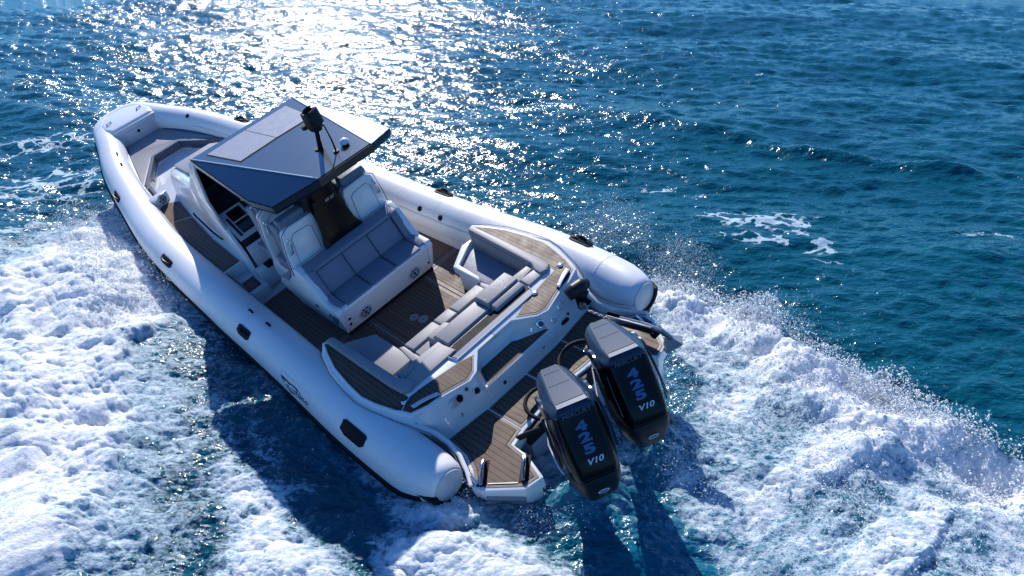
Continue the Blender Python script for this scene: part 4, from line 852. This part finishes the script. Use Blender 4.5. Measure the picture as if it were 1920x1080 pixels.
# thin patches: stern aeration, drifting lace on the open sea, bow streaks
aer = np.maximum(ss(a1, -.5, .6) * .72, ss(a2, -.4, .5) * .42); aer = np.maximum(aer, ss(d4, -.3, .3) * .34); aer = np.maximum(aer, ss(d1, -.1, .6) * .6); aer *= 1 - .25 * n2.clip(-1, 1)
foam = np.maximum(foam, ss(a1, -.3, .5) * (.37 + .14 * n1 + .06 * n3)); foam = np.maximum(foam, ss(a2, -.3, .5) * (.10 + .10 * n1))
def blob(px_, py_, rx, ry, ang, amp):
    c_, s_ = math.cos(ang), math.sin(ang); u_ = ((X - px_) * c_ + (Y - py_) * s_) / rx; v_ = (-(X - px_) * s_ + (Y - py_) * c_) / ry
    return amp * np.exp(-(u_ ** 2 + v_ ** 2))
lace = np.maximum.reduce([blob(4.2, 5.85, 1.3, .50, -.15, .54), blob(4.85, 4.75, .36, .85, .25, .56), blob(4.1, 5.05, .9, .22, -.1, .50), blob(3.0, 7.6, 1.1, .3, -.2, .38), blob(2.0, 8.9, .8, .3, -.3, .36), blob(7.9, 5.2, .8, .25, .1, .36), blob(-9.8, 7.9, 2.2, 1.6, .6, .42), blob(-10.8, 10.5, 2.5, .8, .2, .38), blob(-9.3, 5.4, 1.0, .7, .4, .40), blob(7.0, 16.9, 1.0, .12, 0, .40), blob(3.2, 18.4, .5, .3, 0, .36), blob(.9, 13.6, .5, .3, 0, .33)])
foam = np.clip(foam, 0, 1)
# heights
amp = 1 / (1 + (RR / 140) ** 2); det2 = np.clip(1.1 - RR / 400, .25, 1) * (1 + .35 * ss(RR, 14, 30)); det3 = np.clip(1.2 - RR / 24, 0, 1)
hgt = samp(T1[0][0], T1[1], T1[2], X, Y) * amp; ox = samp(T1[0][1], T1[1], T1[2], X, Y) * amp; oy = samp(T1[0][2], T1[1], T1[2], X, Y) * amp
calm = 1 - .45 * ss(foam, .3, .9)
hgt = hgt * (1 - .55 * ss(foam, .2, .9)); hgt += samp(T2[0][0], T2[1], T2[2], X, Y) * det2 * calm; ox += samp(T2[0][1], T2[1], T2[2], X, Y) * det2 * .8; oy += samp(T2[0][2], T2[1], T2[2], X, Y) * det2 * .8
wk = np.maximum(ss(a1, -2.2, -.2), ss(d1, -1.2, -.1)) ; wk = np.maximum(wk, ss(d2, -1.2, -.1)); ch_ = (1 + 1.3 * wk)
hgt += samp(T3[0][0], T3[1], T3[2], X, Y) * np.maximum(det3, .45) * calm * ch_; oy += samp(T3[0][2], T3[1], T3[2], X, Y) * .9 * det3 * ch_
lump = samp(TB[0][0], TB[1], TB[2], X, Y); lump = lump - .45 * np.abs(lump)
fl_ = ss(foam, .42, .9); hgt += lump * fl_ * .75 * (1 + .35 * n3) + .05 * fl_ * n2 + .03 * fl_; ox += samp(TB[0][1], TB[1], TB[2], X, Y) * fl_ * .8; oy += samp(TB[0][2], TB[1], TB[2], X, Y) * fl_ * .8
# long swell line on the open sea and the breaking crest of the starboard wake
sw_, ts, ssd = linedist(X, Y, [(-2, 15.5), (1.5, 13.2), (4.2, 11.4), (6.2, 9.9), (8.2, 8.9), (12, 7.6), (18, 6)])
hgt += .16 * np.exp(-(sw_ / .34) ** 2) * (.7 + .3 * n2) * ss(ts, .05, .45)
side = np.where(sc > 0, .19, .80) * (1 + .15 * n3); hc = (.12 + .15 * ss(tc_, .1, .6)) * (1 + .30 * n1 + .16 * n3)
hgt += .9 * np.abs(samp(TB[0][0], TB[1], TB[2], X * .7, Y * .7)) * np.exp(-(dc / .45) ** 2) * ss(foam, .3, .7)
hgt += hc * np.exp(-(dc / side) ** 2) * (sc > 0) + hc * np.exp(-(dc / side) ** 2) * (sc <= 0)
hgt += .10 * ss(d1, -.1, 1.2) * (1 + .5 * n2)
# trough along and behind the hull
hgt -= .10 * ss(a1, -.4, .8)
for px_, py_, h_ in ((.60, -1.0, .36), (1.28, -.30, .42), (.9, -1.7, .12)): hgt += h_ * np.exp(-(((X - px_) / .42) ** 2 + ((Y - py_) / .38) ** 2)) * (1 + .2 * n3)
V = np.stack([Xr - ox * .8, Yr - oy * .8, hgt], -1).reshape(-1, 3)
ni, nj = X.shape; idx = np.arange(ni * nj).reshape(ni, nj)
q = np.stack([idx[:-1, :-1], idx[1:, :-1], idx[1:, 1:], idx[:-1, 1:]], -1).reshape(-1, 4)[:, ::-1]
me = bpy.data.meshes.new('water'); me.vertices.add(len(V)); me.vertices.foreach_set('co', V.ravel().astype(np.float32))
me.loops.add(q.size); me.loops.foreach_set('vertex_index', np.ascontiguousarray(q).ravel().astype(np.int32)); me.polygons.add(len(q)); me.polygons.foreach_set('loop_start', (np.arange(len(q)) * 4).astype(np.int32))
me.polygons.foreach_set('use_smooth', np.ones(len(q), bool)); me.update()
for nm, arr in (('foam', foam), ('aer', aer), ('lace', lace)):
    at = me.attributes.new(nm, 'FLOAT', 'POINT'); at.data.foreach_set('value', arr.ravel().astype(np.float32))
wm = bpy.data.materials.new('sea_water'); t, p = nodes(wm)
def attr(n): a_ = t.nodes.new('ShaderNodeAttribute'); a_.attribute_name = n; return a_.outputs['Fac']
tc = t.nodes.new('ShaderNodeTexCoord').outputs['Object']
AF, AA, AL = attr('foam'), attr('aer'), attr('lace')
# foam web: ridged noise gives the torn lacy edge, fine noise the bubbles
mp = t.nodes.new('ShaderNodeMapping'); L(t, tc, mp.inputs[0]); mp.inputs['Scale'].default_value = (1, 1.25, 1)
nA = noise(t, mp.outputs[0], 2.6, 7, .62, .5); nB = noise(t, mp.outputs[0], 13.0, 5, .7, .3)
vor = t.nodes.new('ShaderNodeTexVoronoi'); vor.feature = 'DISTANCE_TO_EDGE'; vor.inputs['Scale'].default_value = 3.2
wv = t.nodes.new('ShaderNodeTexNoise'); wv.inputs['Scale'].default_value = 2.0; wv.inputs['Detail'].default_value = 4; L(t, tc, wv.inputs['Vector'])
wa = t.nodes.new('ShaderNodeMix'); wa.data_type = 'VECTOR'; wa.inputs[0].default_value = .55; L(t, mp.outputs[0], wa.inputs[4]); L(t, wv.outputs['Color'], wa.inputs[5])
L(t, wa.outputs[1], vor.inputs['Vector'])
web = ramp(t, vor.outputs['Distance'], .16, .0)
s1 = math_(t, 'ADD', math_(t, 'MULTIPLY', math_(t, 'SUBTRACT', nA, .5), .95), math_(t, 'MULTIPLY', math_(t, 'SUBTRACT', nB, .5), .9))
rg = math_(t, 'SUBTRACT', 1.0, math_(t, 'ABSOLUTE', math_(t, 'MULTIPLY_ADD', noise(t, mp.outputs[0], 4.5, 6, .6, 1.2), 2.0, -1.0)))
s1 = math_(t, 'ADD', s1, math_(t, 'MULTIPLY_ADD', rg, .95, -.78))
tot = math_(t, 'ADD', AF, s1)
fac = ramp(t, tot, .34, .74)
l1 = math_(t, 'ADD', AL, math_(t, 'ADD', math_(t, 'MULTIPLY', math_(t, 'SUBTRACT', nA, .5), .9), math_(t, 'MULTIPLY_ADD', web, .40, -.10)))
lf = math_(t, 'MULTIPLY', ramp(t, l1, .50, .60), ramp(t, AL, .08, .2))
fac = math_(t, 'MAXIMUM', fac, lf)
film = math_(t, 'MULTIPLY', ramp(t, tot, .05, .75), AA)
deep = mixc(t, noise(t, tc, .35, 3), (.0006, .050, .082), (.0008, .078, .112))
wcol = mixc(t, AA, deep, (.004, .13, .22))
wcol = mixc(t, film, wcol, (.17, .34, .45))
fcol = mixc(t, ramp(t, tot, .5, 1.15), (.36, .50, .60), (.88, .89, .90))
L(t, mixc(t, fac, wcol, fcol), p.inputs['Base Color'])
L(t, math_(t, 'MULTIPLY_ADD', fac, .42, .155), p.inputs['Roughness']); p.inputs['IOR'].default_value = 1.333
# fine ripples (water) and bubbly grain (foam)
mp2 = t.nodes.new('ShaderNodeMapping'); L(t, tc, mp2.inputs[0]); mp2.inputs['Scale'].default_value = (.75, 1.4, 1)
rip = math_(t, 'ADD', math_(t, 'MULTIPLY', noise(t, mp2.outputs[0], 11, 2, .5, .4), .7), math_(t, 'MULTIPLY', noise(t, mp2.outputs[0], 3.2, 3, .55), 1.3))
bb = t.nodes.new('ShaderNodeBump'); bb.inputs['Distance'].default_value = .05; bb.inputs['Strength'].default_value = .75
grain = math_(t, 'ADD', nB, math_(t, 'MULTIPLY', noise(t, tc, 45, 4, .7), .6))
hh = t.nodes.new('ShaderNodeMix'); hh.data_type = 'FLOAT'; L(t, fac, hh.inputs[0]); L(t, rip, hh.inputs[2]); L(t, grain, hh.inputs[3])
p.inputs['Subsurface Radius'].default_value = (.8, 1.0, 1.0); p.inputs['Subsurface Scale'].default_value = .05; L(t, math_(t, 'MULTIPLY', fac, .55), p.inputs['Subsurface Weight'])
L(t, hh.outputs[0], bb.inputs['Height']); L(t, bb.outputs[0], p.inputs['Normal'])
me.materials.append(wm); water = bpy.data.objects.new('water', me); COL.objects.link(water); tag(water, 'deep blue sea with wind ripples and white wake foam', 'water', kind='structure')

# ------------------------------------------------------------------ spray: flying droplets and shreds of foam
def hat(x, y):
    i = np.clip(np.searchsorted(th, np.arctan2(x - cx, y - cy)), 0, ni - 1); j = np.clip(np.searchsorted(rr_, np.hypot(x - cx, y - cy)), 0, nj - 1); return hgt[i, j]
P_ = []; Rz = []
def along(poly, n, sig, h, r0, r1, pw=2.0, bias=None, zmin=.0):
    pl = np.array(poly, float); sgl = np.hypot(*np.diff(pl, axis=0).T); cum = np.concatenate([[0], np.cumsum(sgl)]) / sgl.sum()
    t = rng.random(n); t = t if bias is None else t ** bias; x = np.interp(t, cum, pl[:, 0]); y = np.interp(t, cum, pl[:, 1])
    x = x + rng.normal(0, sig, n); y = y + rng.normal(0, sig, n); cl = samp(TN[0][0], TN[1], TN[2], x * 1.5, y * 1.5) / TN[0][0].std()
    x = cx + (x - cx) * KS; y = cy + (y - cy) * KS
    keep = cl > rng.normal(-.4, .6, n); x, y = x[keep], y[keep]; z = zmin + hat(x, y) + h * rng.random(len(x)) ** pw * (1 + .5 * cl[keep])
    P_.append(np.stack([x, y, z], -1)); Rz.append(r0 + (r1 - r0) * rng.random(len(x)) ** 3)
along(crest[:8], 46000, .20, .26, .001, .014, 2.4)
along([(.9, 5.5), (1.5, 5.0), (2.2, 4.3), (2.7, 3.5)], 26000, .34, .45, .0012, .006, 1.4)
along([(1.3, 3.9), (2.2, 3.3), (3.2, 2.4), (4, 1.3)], 6000, .25, .35, .002, .007, 1.6)
along([(-8.1, 6.5), (-7.5, 5.6), (-6.8, 4.5), (-6.0, 3.3), (-5.4, 2.4)], 24000, .38, .28, .0025, .009, 1.6)
along([(-.9, -1.25), (-.3, -1.15), (.3, -1.5)], 4000, .16, .28, .0018, .007, 1.8)
along([(1.5, 1.5), (1.7, .2), (1.9, -1), (2.4, -2.2)], 12000, .32, .25, .0015, .006, 1.8)
along([(2.2, 2.2), (2.8, .8), (3.4, -.4), (4.2, -1.8)], 42000, .75, .10, .0015, .008, 2)
along([(-5, 2), (-4.6, 0), (-4.4, -1.6)], 9000, 1.1, .10, .0015, .006, 2)
P_ = np.concatenate(P_); Rz = np.concatenate(Rz); n = len(P_)
O_ = np.array([(1, 0, 0), (-1, 0, 0), (0, 1, 0), (0, -1, 0), (0, 0, 1), (0, 0, -1)], float); TF = np.array([(0, 2, 4), (2, 1, 4), (1, 3, 4), (3, 0, 4), (2, 0, 5), (1, 2, 5), (3, 1, 5), (0, 3, 5)])
sc3 = Rz[:, None, None] * (.7 + 1.6 * rng.random((n, 1, 3)) ** 2); VV = (P_[:, None, :] + O_[None] * sc3).reshape(-1, 3); FF = (TF[None] + 6 * np.arange(n)[:, None, None]).reshape(-1, 3)
me = bpy.data.meshes.new('spray'); me.vertices.add(len(VV)); me.vertices.foreach_set('co', VV.ravel().astype(np.float32)); me.loops.add(FF.size); me.loops.foreach_set('vertex_index', FF.ravel().astype(np.int32))
me.polygons.add(len(FF)); me.polygons.foreach_set('loop_start', (np.arange(len(FF)) * 3).astype(np.int32)); me.polygons.foreach_set('use_smooth', np.ones(len(FF), bool)); me.update()
me.materials.append(mat('spray_droplets', (.82, .85, .88), .15)); spray = bpy.data.objects.new('spray', me); COL.objects.link(spray)
tag(spray, 'white droplets of spray flying over the wake and along the tubes', 'spray', kind='stuff')
